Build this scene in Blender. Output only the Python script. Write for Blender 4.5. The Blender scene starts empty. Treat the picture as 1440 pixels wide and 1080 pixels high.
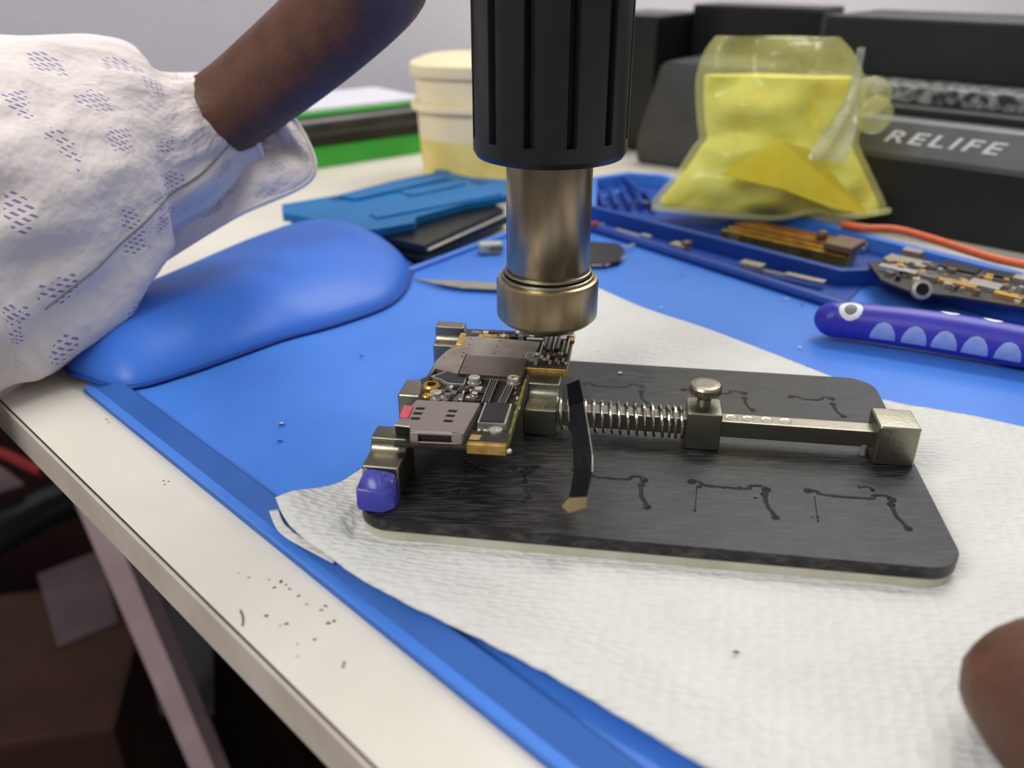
import bpy, bmesh, math, random
from mathutils import Vector, Matrix, noise as mnoise
random.seed(7)
S = 0.0044            # one working unit (u) in metres
col = bpy.context.scene.collection
sc = bpy.context.scene

# ------------------------------------------------------------------ camera maths (units u)
FPX = 1218.0; PITCH = math.atan(604 / FPX); CAMH = 22.0
CP, SP = math.cos(PITCH), math.sin(PITCH)
def P(x, y, z=0.0):
    u = (x - 720) / FPX; v = (y - 540) / FPX
    d = Vector((u, CP - v * SP, -SP - v * CP)); t = (z - CAMH) / d.z
    return Vector((0, 0, CAMH)) + d * t
def D(x, y, dep):
    u = (x - 720) / FPX; v = (y - 540) / FPX
    return Vector((0, 0, CAMH)) + Vector((u, CP - v * SP, -SP - v * CP)) * dep
# fixture frame
AN = math.radians(-8.4)
EX = Vector((math.cos(AN), math.sin(AN), 0)); EY = Vector((-math.sin(AN), math.cos(AN), 0)); O0 = Vector((-6.65, 29.9, 0))
def F(p, q, z): return O0 + EX * p + EY * q + Vector((0, 0, z))
def FL(x, y, z):
    w = P(x, y, z) - O0; return (w.dot(EX), w.dot(EY))
def W(x, y, z): return Vector((x, y, z))

# ------------------------------------------------------------------ materials
def lin(c):
    return tuple(((v / 255) / 12.92 if v / 255 <= 0.04045 else ((v / 255 + 0.055) / 1.055) ** 2.4) for v in c) + (1,)
def M(name, c, rough=0.5, metal=0.0, c2=None, nscale=2.0, ncontrast=(0.35, 0.65), bump=None, coat=0.0, trans=0.0,
      stretch=(1, 1, 1), rot=0.0, rough2=None, spec=0.5, alpha=1.0, sss=0.0, emit=None, ior=1.45):
    m = bpy.data.materials.new(name); m.use_nodes = True
    nt = m.node_tree; b = nt.nodes['Principled BSDF']
    b.inputs['Base Color'].default_value = lin(c); b.inputs['Roughness'].default_value = rough
    b.inputs['Metallic'].default_value = metal; b.inputs['Coat Weight'].default_value = coat
    b.inputs['Coat Roughness'].default_value = 0.1
    b.inputs['Transmission Weight'].default_value = trans; b.inputs['IOR'].default_value = ior
    b.inputs['Specular IOR Level'].default_value = spec; b.inputs['Alpha'].default_value = alpha
    if sss:
        b.inputs['Subsurface Weight'].default_value = sss; b.inputs['Subsurface Radius'].default_value = (0.004, 0.0015, 0.001)
    tc = nt.nodes.new('ShaderNodeTexCoord'); mp = nt.nodes.new('ShaderNodeMapping')
    mp.inputs['Scale'].default_value = tuple(s / S for s in stretch); mp.inputs['Rotation'].default_value = (0, 0, rot)
    nt.links.new(tc.outputs['Object'], mp.inputs['Vector'])
    nz = nt.nodes.new('ShaderNodeTexNoise'); nz.inputs['Scale'].default_value = nscale; nz.inputs['Detail'].default_value = 5
    nt.links.new(mp.outputs['Vector'], nz.inputs['Vector'])
    rp = nt.nodes.new('ShaderNodeMapRange'); rp.inputs['From Min'].default_value = ncontrast[0]; rp.inputs['From Max'].default_value = ncontrast[1]
    nt.links.new(nz.outputs['Fac'], rp.inputs['Value'])
    c2 = c2 or tuple(max(0, v * 0.93) for v in c)
    mx = nt.nodes.new('ShaderNodeMix'); mx.data_type = 'RGBA'
    mx.inputs[6].default_value = lin(c); mx.inputs[7].default_value = lin(c2)
    nt.links.new(rp.outputs['Result'], mx.inputs[0]); nt.links.new(mx.outputs[2], b.inputs['Base Color'])
    if rough2 is not None:
        mr = nt.nodes.new('ShaderNodeMapRange'); mr.inputs['To Min'].default_value = rough; mr.inputs['To Max'].default_value = rough2
        nt.links.new(rp.outputs['Result'], mr.inputs['Value']); nt.links.new(mr.outputs['Result'], b.inputs['Roughness'])
    if bump:
        sc_, st = bump
        n2 = nt.nodes.new('ShaderNodeTexNoise'); n2.inputs['Scale'].default_value = sc_; n2.inputs['Detail'].default_value = 3
        nt.links.new(mp.outputs['Vector'], n2.inputs['Vector'])
        bp = nt.nodes.new('ShaderNodeBump'); bp.inputs['Strength'].default_value = st; bp.inputs['Distance'].default_value = S * 0.3
        nt.links.new(n2.outputs['Fac'], bp.inputs['Height']); nt.links.new(bp.outputs['Normal'], b.inputs['Normal'])
    if emit:
        b.inputs['Emission Color'].default_value = lin(c); b.inputs['Emission Strength'].default_value = emit
    m['bsdf'] = 1
    return m
def bsdf(m): return m.node_tree.nodes['Principled BSDF']

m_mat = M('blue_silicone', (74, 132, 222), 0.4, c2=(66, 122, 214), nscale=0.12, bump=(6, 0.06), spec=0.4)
m_rim = M('blue_silicone_shaded_rim', (50, 100, 178), 0.42, c2=(44, 92, 168), nscale=0.2)  # mat blue darkened: the slope's shade is put into the colour
m_matd = M('blue_silicone_shaded_tray', (30, 72, 158), 0.42, c2=(26, 64, 146), nscale=0.3)  # mat blue darkened to carry the shade on the tray walls
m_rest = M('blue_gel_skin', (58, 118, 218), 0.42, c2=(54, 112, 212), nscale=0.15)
m_table = M('white_laminate', (226, 220, 208), 0.45, c2=(218, 211, 198), nscale=0.15)
m_tedge = M('worn_edge_band', (206, 196, 186), 0.5, c2=(192, 182, 168), nscale=0.4)
m_dark = M('dark_joint', (60, 50, 45), 0.8)
m_speck = M('dark_speck', (96, 92, 86), 0.8)
m_stone = M('black_composite', (17, 17, 18), 0.3, c2=(80, 78, 75), nscale=1.0, ncontrast=(0.45, 0.85), stretch=(0.9, 9, 3), rot=math.radians(8.4), bump=(5, 0.18), rough2=0.52, spec=0.48)
m_stone_side = M('black_composite_side', (50, 50, 51), 0.5)
m_foam = M('pale_rubber', (196, 193, 176), 0.65, c2=(178, 175, 158), nscale=0.5)
m_groove = M('glossy_black_groove', (8, 8, 8), 0.18, bump=(8, 0.6))
m_nickel = M('nickel_plate', (152, 148, 132), 0.33, 1.0, c2=(146, 142, 126), nscale=1.0, bump=(6, 0.05), rough2=0.34)
m_chrome = M('chrome_wire', (208, 204, 192), 0.18, 1.0)
m_cap = M('blue_silicone_cap', (66, 70, 168), 0.35, c2=(56, 58, 150), nscale=1.2, coat=0.2, sss=0.15)
m_shield = M('shield_can', (172, 162, 148), 0.42, 0.75, c2=(148, 138, 128), nscale=0.8)
m_shield2 = M('shield_can_dark', (132, 120, 112), 0.36, 0.85)
m_sim = M('sim_steel', (176, 164, 156), 0.4, 0.7, c2=(168, 156, 148), nscale=0.5)
m_pcb = M('dark_circuit_board', (32, 29, 27), 0.4, c2=(52, 46, 40), nscale=5, bump=(20, 0.3))
m_pcbe = M('gold_board_edge', (192, 158, 88), 0.4, 0.5, c2=(158, 124, 60), nscale=3)
m_green = M('green_board_edge', (88, 92, 44), 0.45, c2=(140, 130, 60), nscale=2)
m_chip = M('black_chip', (34, 34, 37), 0.35)
m_gold = M('gold_plate', (226, 186, 104), 0.3, 0.8)
m_silver = M('tin_solder', (225, 222, 214), 0.28, 0.75)
m_brown = M('ceramic_brown', (120, 96, 74), 0.5)
m_grey = M('ceramic_grey', (120, 116, 112), 0.4)
m_pink = M('pink_sticker', (232, 96, 116), 0.5)
m_tube = M('heat_stained_steel', (182, 166, 136), 0.27, 0.95, c2=(130, 120, 110), nscale=0.5, stretch=(1.6, 1.6, 0.15), ncontrast=(0.3, 0.7), rough2=0.32)
m_tube2 = M('heat_stained_collar', (196, 178, 140), 0.32, 0.95, c2=(170, 152, 118), nscale=0.7, stretch=(1.4, 1.4, 0.2))
m_hole = M('dark_bore', (12, 11, 10), 0.8)
m_plastic = M('black_plastic', (30, 31, 35), 0.38, c2=(26, 27, 30), nscale=1, bump=(10, 0.05))
m_plastic2 = M('deep_black_recess', (6, 6, 7), 0.7)
m_skin = M('brown_skin', (98, 64, 46), 0.5, c2=(84, 52, 38), nscale=0.5, bump=(3, 0.2))
m_nail = M('fingernail', (150, 104, 90), 0.3)
m_cyan = M('cyan_plastic', (16, 112, 174), 0.5, c2=(12, 104, 166), nscale=0.4)
m_cyand = M('cyan_recess', (14, 78, 132), 0.6)
m_blk = M('black_device', (22, 24, 27), 0.32)
m_rel = M('machine_black', (20, 22, 25), 0.5, c2=(26, 27, 30), nscale=0.3)
m_relg = M('machine_grey', (92, 92, 90), 0.45, c2=(82, 82, 80), nscale=0.3)
m_relt = M('machine_rough_top', (150, 150, 148), 0.7, c2=(48, 48, 48), nscale=1.2, ncontrast=(0.4, 0.6))
m_letter = M('white_print', (225, 225, 225), 0.5)
m_darkgrey = M('dark_grey_plastic', (66, 66, 66), 0.5, c2=(56, 56, 56), nscale=0.4)
m_lime = M('green_case', (62, 178, 60), 0.45, c2=(54, 160, 52), nscale=0.2)
m_rubber = M('black_rubber', (52, 48, 46), 0.3, c2=(36, 33, 32), nscale=0.3)
m_wall = M('wall_paint', (238, 234, 244), 0.8)
m_whitep = M('white_paper_top', (232, 228, 238), 0.6)
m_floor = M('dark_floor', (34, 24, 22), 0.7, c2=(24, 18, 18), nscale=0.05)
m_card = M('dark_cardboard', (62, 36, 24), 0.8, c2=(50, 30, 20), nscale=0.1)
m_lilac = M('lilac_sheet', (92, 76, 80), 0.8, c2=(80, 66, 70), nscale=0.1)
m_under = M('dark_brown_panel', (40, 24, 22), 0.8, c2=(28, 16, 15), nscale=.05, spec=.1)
m_leg = M('pinkish_painted_leg', (196, 170, 174), 0.5, c2=(184, 158, 160), nscale=0.2)
m_panel = M('dark_grey_panel', (62, 58, 60), 0.6)
m_red = M('red_cable', (130, 26, 30), 0.5)
m_orange = M('orange_cable', (236, 112, 60), 0.45)
m_brush = M('violet_blue_plastic', (56, 52, 172), 0.38, c2=(50, 46, 164), nscale=0.5)
m_grip = M('pale_blue_rubber', (140, 162, 222), 0.55)
m_ring = M('white_rubber_ring', (232, 236, 240), 0.45)
m_brass = M('yellow_brass', (208, 170, 78), 0.3, 0.9, c2=(170, 130, 50), nscale=1)
m_copper = M('copper_strip', (190, 120, 76), 0.32, 0.9, c2=(150, 86, 52), nscale=1)
m_blade = M('dark_steel', (40, 40, 43), 0.22, 0.8, c2=(30, 30, 33), nscale=0.6)
m_bladeedge = M('bright_blade_edge', (190, 188, 180), 0.25, 1.0)
m_steel = M('steel', (186, 180, 168), 0.35, 0.7)
m_foamy = M('yellow_foam', (255, 250, 110), 0.55, c2=(244, 230, 76), nscale=0.22, ncontrast=(0.4, 0.6), sss=0.6)
m_dust = M('white_debris', (220, 220, 216), 0.4)

# thin translucent film (bag)
def film(name, c, alpha, rough, bumpst):
    m = M(name, c, rough, alpha=alpha, coat=0.8, bump=(0.55, bumpst)); bsdf(m).inputs['Coat Roughness'].default_value = 0.08
    return m
m_film = film('yellow_film', (255, 253, 165), 0.26, 0.16, 0.9)
m_film_highlight = film('highlight_film', (236, 238, 214), 0.45, 0.12, 0.9)
m_tubw = M('milky_plastic', (246, 230, 192), 0.5, c2=(240, 222, 180), nscale=0.3)
m_tuby = M('yellow_liquid_side', (252, 234, 150), 0.45, c2=(226, 204, 118), nscale=0.3)

# tissue: embossed
m_tissue = M('embossed_tissue', (216, 215, 210), 0.85, c2=(208, 207, 202), nscale=0.2)
nt = m_tissue.node_tree
tc = nt.nodes.new('ShaderNodeTexCoord'); mp = nt.nodes.new('ShaderNodeMapping')
mp.inputs['Scale'].default_value = (0.95 / S, 1.75 / S, 1 / S); mp.inputs['Rotation'].default_value = (0, 0, math.radians(8))
vo = nt.nodes.new('ShaderNodeTexVoronoi'); vo.inputs['Scale'].default_value = 1.9; vo.inputs['Randomness'].default_value = 0.55
bp = nt.nodes.new('ShaderNodeBump'); bp.inputs['Strength'].default_value = 0.55; bp.inputs['Distance'].default_value = S * 0.24
nz = nt.nodes.new('ShaderNodeTexNoise'); nz.inputs['Scale'].default_value = 0.5; nz.inputs['Detail'].default_value = 4
ad = nt.nodes.new('ShaderNodeMath'); ad.operation = 'MULTIPLY_ADD'; ad.inputs[1].default_value = 0.35
nt.links.new(tc.outputs['Object'], mp.inputs['Vector']); nt.links.new(mp.outputs['Vector'], vo.inputs['Vector']); nt.links.new(mp.outputs['Vector'], nz.inputs['Vector'])
nt.links.new(nz.outputs['Fac'], ad.inputs[0]); nt.links.new(vo.outputs['Distance'], ad.inputs[2])
nt.links.new(ad.outputs[0], bp.inputs['Height']); nt.links.new(bp.outputs['Normal'], bsdf(m_tissue).inputs['Normal'])

# sleeve cloth: white with purple dashed motifs, UV based (1 uv = 1 u)
def cloth_mat(name):
    m = M(name, (236, 226, 222), 0.85, c2=(226, 216, 214), nscale=0.1, sss=0.0)
    nt = m.node_tree; b = bsdf(m)
    uv = nt.nodes.new('ShaderNodeUVMap')
    N = nt.nodes.new; Lk = nt.links.new
    vo = N('ShaderNodeTexVoronoi'); vo.inputs['Scale'].default_value = 0.3; vo.voronoi_dimensions = '2D'; vo.inputs['Randomness'].default_value = 0.8
    Lk(uv.outputs['UV'], vo.inputs['Vector'])
    nz = N('ShaderNodeTexNoise'); nz.inputs['Scale'].default_value = 0.9; nz.inputs['Detail'].default_value = 2; Lk(uv.outputs['UV'], nz.inputs['Vector'])
    s1 = N('ShaderNodeMath'); s1.operation = 'MULTIPLY_ADD'; s1.inputs[1].default_value = 0.7; Lk(nz.outputs['Fac'], s1.inputs[0]); Lk(vo.outputs['Distance'], s1.inputs[2])
    lt = N('ShaderNodeMath'); lt.operation = 'LESS_THAN'; lt.inputs[1].default_value = 0.56; Lk(s1.outputs[0], lt.inputs[0])
    wv = N('ShaderNodeTexWave'); wv.inputs['Scale'].default_value = 1.7; wv.bands_direction = 'DIAGONAL'; wv.inputs['Distortion'].default_value = 0.4
    Lk(uv.outputs['UV'], wv.inputs['Vector'])
    g1 = N('ShaderNodeMath'); g1.operation = 'GREATER_THAN'; g1.inputs[1].default_value = 0.6; Lk(wv.outputs['Fac'], g1.inputs[0])
    w2 = N('ShaderNodeTexWave'); w2.inputs['Scale'].default_value = 0.9; w2.bands_direction = 'Y'; w2.inputs['Distortion'].default_value = 1.5
    Lk(uv.outputs['UV'], w2.inputs['Vector'])
    g2 = N('ShaderNodeMath'); g2.operation = 'GREATER_THAN'; g2.inputs[1].default_value = 0.3; Lk(w2.outputs['Fac'], g2.inputs[0])
    a1 = N('ShaderNodeMath'); a1.operation = 'MULTIPLY'; Lk(lt.outputs[0], a1.inputs[0]); Lk(g1.outputs[0], a1.inputs[1])
    a2 = N('ShaderNodeMath'); a2.operation = 'MULTIPLY'; Lk(a1.outputs[0], a2.inputs[0]); Lk(g2.outputs[0], a2.inputs[1])
    a3 = N('ShaderNodeMath'); a3.operation = 'MULTIPLY'; a3.inputs[1].default_value = 0.75; Lk(a2.outputs[0], a3.inputs[0])
    mx = N('ShaderNodeMix'); mx.data_type = 'RGBA'; mx.inputs[6].default_value = lin((236, 226, 222)); mx.inputs[7].default_value = lin((92, 84, 168))
    Lk(a3.outputs[0], mx.inputs[0]); Lk(mx.outputs[2], b.inputs['Base Color'])
    n3 = N('ShaderNodeTexNoise'); n3.inputs['Scale'].default_value = 0.28; n3.inputs['Detail'].default_value = 4; Lk(uv.outputs['UV'], n3.inputs['Vector'])
    bp = N('ShaderNodeBump'); bp.inputs['Strength'].default_value = 0.6; bp.inputs['Distance'].default_value = S * 1.4
    Lk(n3.outputs['Fac'], bp.inputs['Height']); Lk(bp.outputs['Normal'], b.inputs['Normal'])
    return m
m_cloth = cloth_mat('printed_white_cloth')
m_seam = M('seam_groove_shade', (150, 142, 142), 0.9)  # grey stands for the shade in the seam groove

# ------------------------------------------------------------------ mesh helpers (all coordinates in u, world frame)
ORG = {}
def merge(bm, t, mi=0):
    for f in t.faces: f.material_index = mi
    me = bpy.data.meshes.new('tmp'); t.to_mesh(me); t.free(); bm.from_mesh(me); bpy.data.meshes.remove(me)
def NB(): return bmesh.new()
def obj(name, bm, mat, parent=None, origin=None, smooth=False, recalc=True):
    if recalc: bmesh.ops.recalc_face_normals(bm, faces=bm.faces)
    og = ORG[parent.name] if parent is not None else (Vector(origin) if origin is not None else Vector((0, 0, 0)))
    for v in bm.verts: v.co = (v.co - og) * S
    me = bpy.data.meshes.new(name); bm.to_mesh(me); bm.free()
    for m in (mat if isinstance(mat, (list, tuple)) else [mat]): me.materials.append(m)
    if smooth:
        for p in me.polygons: p.use_smooth = True
        me.set_sharp_from_angle(angle=math.radians(smooth if smooth is not True else 40))
    o = bpy.data.objects.new(name, me); col.objects.link(o)
    if parent is not None: o.parent = parent
    else: o.location = og * S
    ORG[o.name] = og
    return o
def tag(o, label, cat, group=None, kind=None):
    if label: o['label'] = label
    if cat: o['category'] = cat
    if group: o['group'] = group
    if kind: o['kind'] = kind
    return o
def thing(name, label, cat, origin, group=None):
    o = bpy.data.objects.new(name, None); col.objects.link(o); o.empty_display_size = 0.01
    o.location = Vector(origin) * S; ORG[o.name] = Vector(origin)
    return tag(o, label, cat, group)
def struct(name, bm, mat, **k):
    o = obj(name, bm, mat, **k); o['kind'] = 'structure'; return o

def prism(bm, pts, z0, z1, bev=0.0, fn=None, seg=2, mi=0, topmi=None):
    """pts: list of (a,b); fn(a,b,z)->world"""
    fn = fn or W
    t = NB()
    lo = [t.verts.new(fn(a, b, z0)) for a, b in pts]; hi = [t.verts.new(fn(a, b, z1)) for a, b in pts]
    n = len(pts)
    t.faces.new(lo[::-1]); top = t.faces.new(hi)
    for i in range(n): t.faces.new((lo[i], lo[(i + 1) % n], hi[(i + 1) % n], hi[i]))
    bmesh.ops.recalc_face_normals(t, faces=t.faces)
    if bev > 0:
        bmesh.ops.bevel(t, geom=list(t.edges), offset=bev, segments=seg, profile=0.7, affect='EDGES', clamp_overlap=True)
    merge(bm, t, mi)
def box(bm, a0, a1, b0, b1, z0, z1, bev=0.0, fn=None, seg=2, mi=0):
    prism(bm, [(a0, b0), (a1, b0), (a1, b1), (a0, b1)], z0, z1, bev, fn, seg, mi)
def rot_fn(c, ang):
    ca, sa = math.cos(ang), math.sin(ang); c = Vector(c)
    return lambda a, b, z: c + Vector((a * ca - b * sa, a * sa + b * ca, z))
def lathe(bm, prof, c, axis=Vector((0, 0, 1)), n=48, mi=0, close=False):
    """prof list of (r, h) along axis"""
    axis = axis.normalized(); q = axis.to_track_quat('Z', 'Y'); c = Vector(c)
    t = NB(); rings = []
    for r, h in prof:
        if r < 1e-6: rings.append([t.verts.new(c + q @ Vector((0, 0, h)))])
        else: rings.append([t.verts.new(c + q @ Vector((r * math.cos(2 * math.pi * k / n), r * math.sin(2 * math.pi * k / n), h))) for k in range(n)])
    for A, B in zip(rings, rings[1:]):
        for k in range(n):
            k2 = (k + 1) % n
            if len(A) == 1 and len(B) == 1: continue
            if len(A) == 1: t.faces.new((A[0], B[k], B[k2]))
            elif len(B) == 1: t.faces.new((A[k], A[k2], B[0]))
            else: t.faces.new((A[k], A[k2], B[k2], B[k]))
    bmesh.ops.recalc_face_normals(t, faces=t.faces)
    merge(bm, t, mi)
def cyl(bm, c, r, h, n=24, axis=Vector((0, 0, 1)), bev=0.0, mi=0):
    b = bev
    pr = [(0, 0), (r - b, 0), (r, b), (r, h - b), (r - b, h), (0, h)] if b else [(0, 0), (r, 0), (r, h), (0, h)]
    lathe(bm, pr, c, axis, n, mi)
def smoothpath(pts, n=6, closed=False):
    pts = [Vector(p) for p in pts]; out = []; L = len(pts)
    rng = range(L if closed else L - 1)
    for i in rng:
        p0 = pts[(i - 1) % L] if closed or i > 0 else pts[i]; p1 = pts[i]; p2 = pts[(i + 1) % L]
        p3 = pts[(i + 2) % L] if closed or i + 2 < L else p2
        for k in range(n):
            t = k / n
            out.append(0.5 * ((2 * p1) + (p2 - p0) * t + (2 * p0 - 5 * p1 + 4 * p2 - p3) * t * t + (3 * p1 - p0 - 3 * p2 + p3) * t ** 3))
    if not closed: out.append(pts[-1])
    return out
def tube(bm, pts, r, n=8, flat=1.0, mi=0, caps=True):
    """r float or list; flat squashes in z"""
    pts = [Vector(p) for p in pts]; t = NB(); rings = []
    up = Vector((0, 0, 1)); prev = None
    for i, p in enumerate(pts):
        d = (pts[min(i + 1, len(pts) - 1)] - pts[max(i - 1, 0)]).normalized()
        if prev is None:
            a = d.cross(up); a = d.cross(Vector((1, 0, 0))) if a.length < 1e-3 else a
        else: a = prev - d * prev.dot(d)
        a.normalize(); b = a.cross(d).normalized(); prev = a
        rr = r[i] if isinstance(r, (list, tuple)) else r
        ring = []
        for k in range(n):
            an = 2 * math.pi * k / n; o = a * math.cos(an) * rr + b * math.sin(an) * rr; o.z *= flat
            ring.append(t.verts.new(p + o))
        rings.append(ring)
    for A, B in zip(rings, rings[1:]):
        for k in range(n): t.faces.new((A[k], A[(k + 1) % n], B[(k + 1) % n], B[k]))
    if caps: t.faces.new(rings[0][::-1]); t.faces.new(rings[-1])
    bmesh.ops.recalc_face_normals(t, faces=t.faces)
    merge(bm, t, mi)
def ball(bm, c, r, sz=(1, 1, 1), sub=2, jitter=0.0, mi=0):
    t = NB(); bmesh.ops.create_icosphere(t, subdivisions=sub, radius=1)
    for v in t.verts:
        k = 1 + random.uniform(-jitter, jitter)
        v.co = Vector(c) + Vector((v.co.x * r * sz[0] * k, v.co.y * r * sz[1] * k, v.co.z * r * sz[2] * k))
    merge(bm, t, mi)
def grid_surface(fn, nu, nv, uvfn=None, closed_v=False, thick=0.0):
    """fn(i,j)->Vector"""
    bm = NB(); uvl = bm.loops.layers.uv.new('UVMap')
    V = [[bm.verts.new(fn(i, j)) for j in range(nv)] for i in range(nu)]
    for i in range(nu - 1):
        for j in range(nv if closed_v else nv - 1):
            j2 = (j + 1) % nv
            f = bm.faces.new((V[i][j], V[i + 1][j], V[i + 1][j2], V[i][j2]))
            if uvfn:
                for l, (a, b) in zip(f.loops, ((i, j), (i + 1, j), (i + 1, j + 1), (i, j + 1))): l[uvl].uv = uvfn(a, b)
    return bm
def solidify(o, th, off=0):
    md = o.modifiers.new('thick', 'SOLIDIFY'); md.thickness = th * S; md.offset = off
def hn(x, y, z=0, s=1.0): return mnoise.noise(Vector((x * s, y * s, z * s)))

# ================================================================== ROOM SHELL
R45 = math.radians(-45)
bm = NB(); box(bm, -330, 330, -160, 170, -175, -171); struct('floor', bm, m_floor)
bm = NB(); box(bm, -330, 330, 166, 170, -171, 120); struct('wall_back', bm, m_wall)

# ================================================================== WORKBENCH
# front-left edge of the bench runs along (1,-1)/sqrt2 ; frame: a along the edge, b inward
ea = Vector((1, -1, 0)).normalized(); eb = Vector((1, 1, 0)).normalized()
T0 = Vector((-28.41, 42.78, 0))
def TF(a, b, z): return T0 + ea * a + eb * b + Vector((0, 0, z))
bench = thing('workbench', 'white laminate workbench top with worn front edge under the blue mat', 'table', TF(30, 40, -2.6))
bm = NB(); box(bm, -62, 110, 0.12, 155, -2.5, -0.5, 0.08, TF)
obj('tabletop', bm, m_table, bench)
bm = NB(); box(bm, -62, 110, -0.1, 0.1, -2.6, -0.56, 0.05, TF)
obj('edge_band', bm, m_tedge, bench)
bm = NB(); box(bm, -62, 110, 0.06, 0.12, -0.56, -0.49, 0, TF)
obj('edge_joint', bm, m_dark, bench)
l0 = P(152, 740, -40); l1 = P(238, 944, -62); dl = (l1 - l0)
bm = NB()
A = l0 - dl * ((-2.5 - l0.z) / dl.z * -1); B = l0 + dl * ((-171 - l0.z) / dl.z)
for w, a_, b_ in ((1.65, l0 + dl * ((-2.5 - l0.z) / dl.z), B),):
    t = NB(); d = (b_ - a_)
    q = [Vector((-w, -w, 0)), Vector((w, -w, 0)), Vector((w, w, 0)), Vector((-w, w, 0))]
    lo = [t.verts.new(b_ + v) for v in q]; hi = [t.verts.new(a_ + v) for v in q]
    t.faces.new(lo[::-1]); t.faces.new(hi)
    for i in range(4): t.faces.new((lo[i], lo[(i + 1) % 4], hi[(i + 1) % 4], hi[i]))
    bmesh.ops.recalc_face_normals(t, faces=t.faces)
    merge(bm, t)
obj('leg', bm, m_leg, bench)
for a_, b_ in ((105, 150), (-57, 150), (105, 5)):
    bm = NB(); box(bm, a_ - 2, a_ + 2, b_ - 2, b_ + 2, -171, -2.5, 0.3, TF); obj('leg', bm, m_leg, bench)

cabt = thing('added_dark_cabinet', 'added dark brown cabinet form that darkens the space below the bench', 'cabinet', W(-130, 145, -171))  # added for darkness below the bench, covers the pale wall there
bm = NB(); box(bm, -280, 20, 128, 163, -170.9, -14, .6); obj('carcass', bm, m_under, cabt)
for k in range(5):
    bm = NB(); box(bm, -278 + k * 59.4, -221 + k * 59.4, 126.5, 128.1, -165, -18, .4); d_ = obj('door', bm, m_under, cabt)
    bm = NB(); box(bm, -228 + k * 59.4, -226 + k * 59.4, 124.5, 126.6, -60, -40, .3); obj('handle', bm, m_blk, d_)
# specks / dirt marks on the bench (each its own crumb)
specks = [(230, 676, .13), (232, 681, .1), (237, 677, .09), (386, 826, .1), (395, 818, .14), (402, 822, .1), (407, 828, .12), (378, 815, .08),
          (420, 838, .1), (432, 850, .12), (458, 852, .14), (452, 858, .12), (462, 876, .16), (470, 873, .13), (374, 866, .12), (402, 877, .1), (443, 899, .11),
          (394, 880, .07), (418, 923, .08), (484, 932, .12), (483, 937, .1), (150, 590, .1), (153, 594, .1), (336, 806, .07), (418, 906, .06), (350, 812, .07)]
for x, y, r in specks:
    c = P(x, y, -0.49); bm = NB(); ball(bm, c, r * 0.6, (random.uniform(.8, 1.6), random.uniform(.7, 1.2), 0.3), 1, 0.45)
    tag(obj('dirt_crumb', bm, m_speck, origin=c), 'tiny dark crumb of dirt on the white bench edge', 'debris', 'dark crumbs scattered on the white bench')
bm = NB(); a_, b_ = P(338, 858, -0.48), P(341, 880, -0.48); tube(bm, smoothpath([a_, (a_ + b_) / 2 + Vector((.06, 0, 0)), b_]), 0.035, 6)
tag(obj('hair', bm, m_speck, origin=a_), 'short dark hair lying on the white bench near its front edge', 'hair')

# ================================================================== SILICONE MAT
mat = thing('silicone_work_mat', 'blue silicone repair mat with raised rim and parts tray on white bench', 'work mat', W(5, 45, -0.5))
A0 = Vector((-24.4, 44.2)); B0 = Vector((14.0, 5.8))
def dirv(deg): return Vector((math.cos(math.radians(deg)), math.sin(math.radians(deg))))
ub = dirv(52.5)
C0 = A0 + ub * 60.0; D0 = B0 + dirv(47) * 62
outline = [A0, B0, D0, Vector((40.5, 60.5)), Vector((30.5, 72.4)), Vector((17.0, 91.5)), Vector((11.5, 91.5)), C0 * 0 + Vector((9.5, 88.5))]
bm = NB(); prism(bm, [(v.x, v.y) for v in outline], -0.5, -0.1, 0.04); obj('mat_sheet', bm, m_mat, mat)
# front-left rim : sloped flange + inner ridge, following the bench-side edge
def ridge(pts, w, h, name, m=m_mat, z0=-0.02):
    bm = NB(); tube(bm, pts, w, 10, flat=h / w); return obj(name, bm, m, mat, smooth=True)
n_in = Vector((1, 1, 0)).normalized()
rp = [Vector((A0.x, A0.y, 0)) + n_in * 1.35 + Vector((.9, .9, 0)) * 0 , Vector((B0.x, B0.y, 0)) + n_in * 1.35]
A3 = Vector((A0.x, A0.y, 0)); L3 = 56
bm = NB(); t = NB()
prof = [(-.05, -.5), (-.05, -.34), (1.15, .3), (1.4, .34), (1.6, .2), (1.7, -.2), (1.7, -.5)]
E0 = [t.verts.new(A3 - ea * .2 + n_in * b + Vector((0, 0, z))) for b, z in prof]; E1 = [t.verts.new(A3 + ea * L3 + n_in * b + Vector((0, 0, z))) for b, z in prof]
t.faces.new(E0); t.faces.new(E1[::-1])
for i in range(len(prof)): t.faces.new((E0[i], E0[(i + 1) % len(prof)], E1[(i + 1) % len(prof)], E1[i]))
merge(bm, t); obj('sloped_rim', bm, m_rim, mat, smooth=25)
ridge([rp[0] + ea * 0.8, rp[0] + ea * 0.8 + Vector((ub.x, ub.y, 0)) * 58], 0.3, 0.3, 'inner_ridge')
# low ridge beside the tray
lr0 = P(838, 321, .2); lr1 = P(1185, 430, .2)
ridge(smoothpath([lr0 + Vector((-1.2, 1.4, 0)), lr0, (lr0 + lr1) / 2, lr1, lr1 + Vector((3.0, -2.6, 0)), Vector((38, 38, .1))], 4), 0.5, 0.4, 'inner_ridge', m_matd)
bm = NB(); g0 = [P(838, 321, 0.02), P(1185, 430, 0.02), P(1240, 376, 0.02), P(1182, 376, 0.02) + Vector((-.4, 1.0, 0)), Vector((7.6, 80, 0.02))]
prism(bm, [(v.x, v.y) for v in g0], 0.0, 0.03); obj('shaded_groove_floor', bm, m_matd, mat)  # dark sheet, the groove's shadow is painted into its colour
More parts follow.
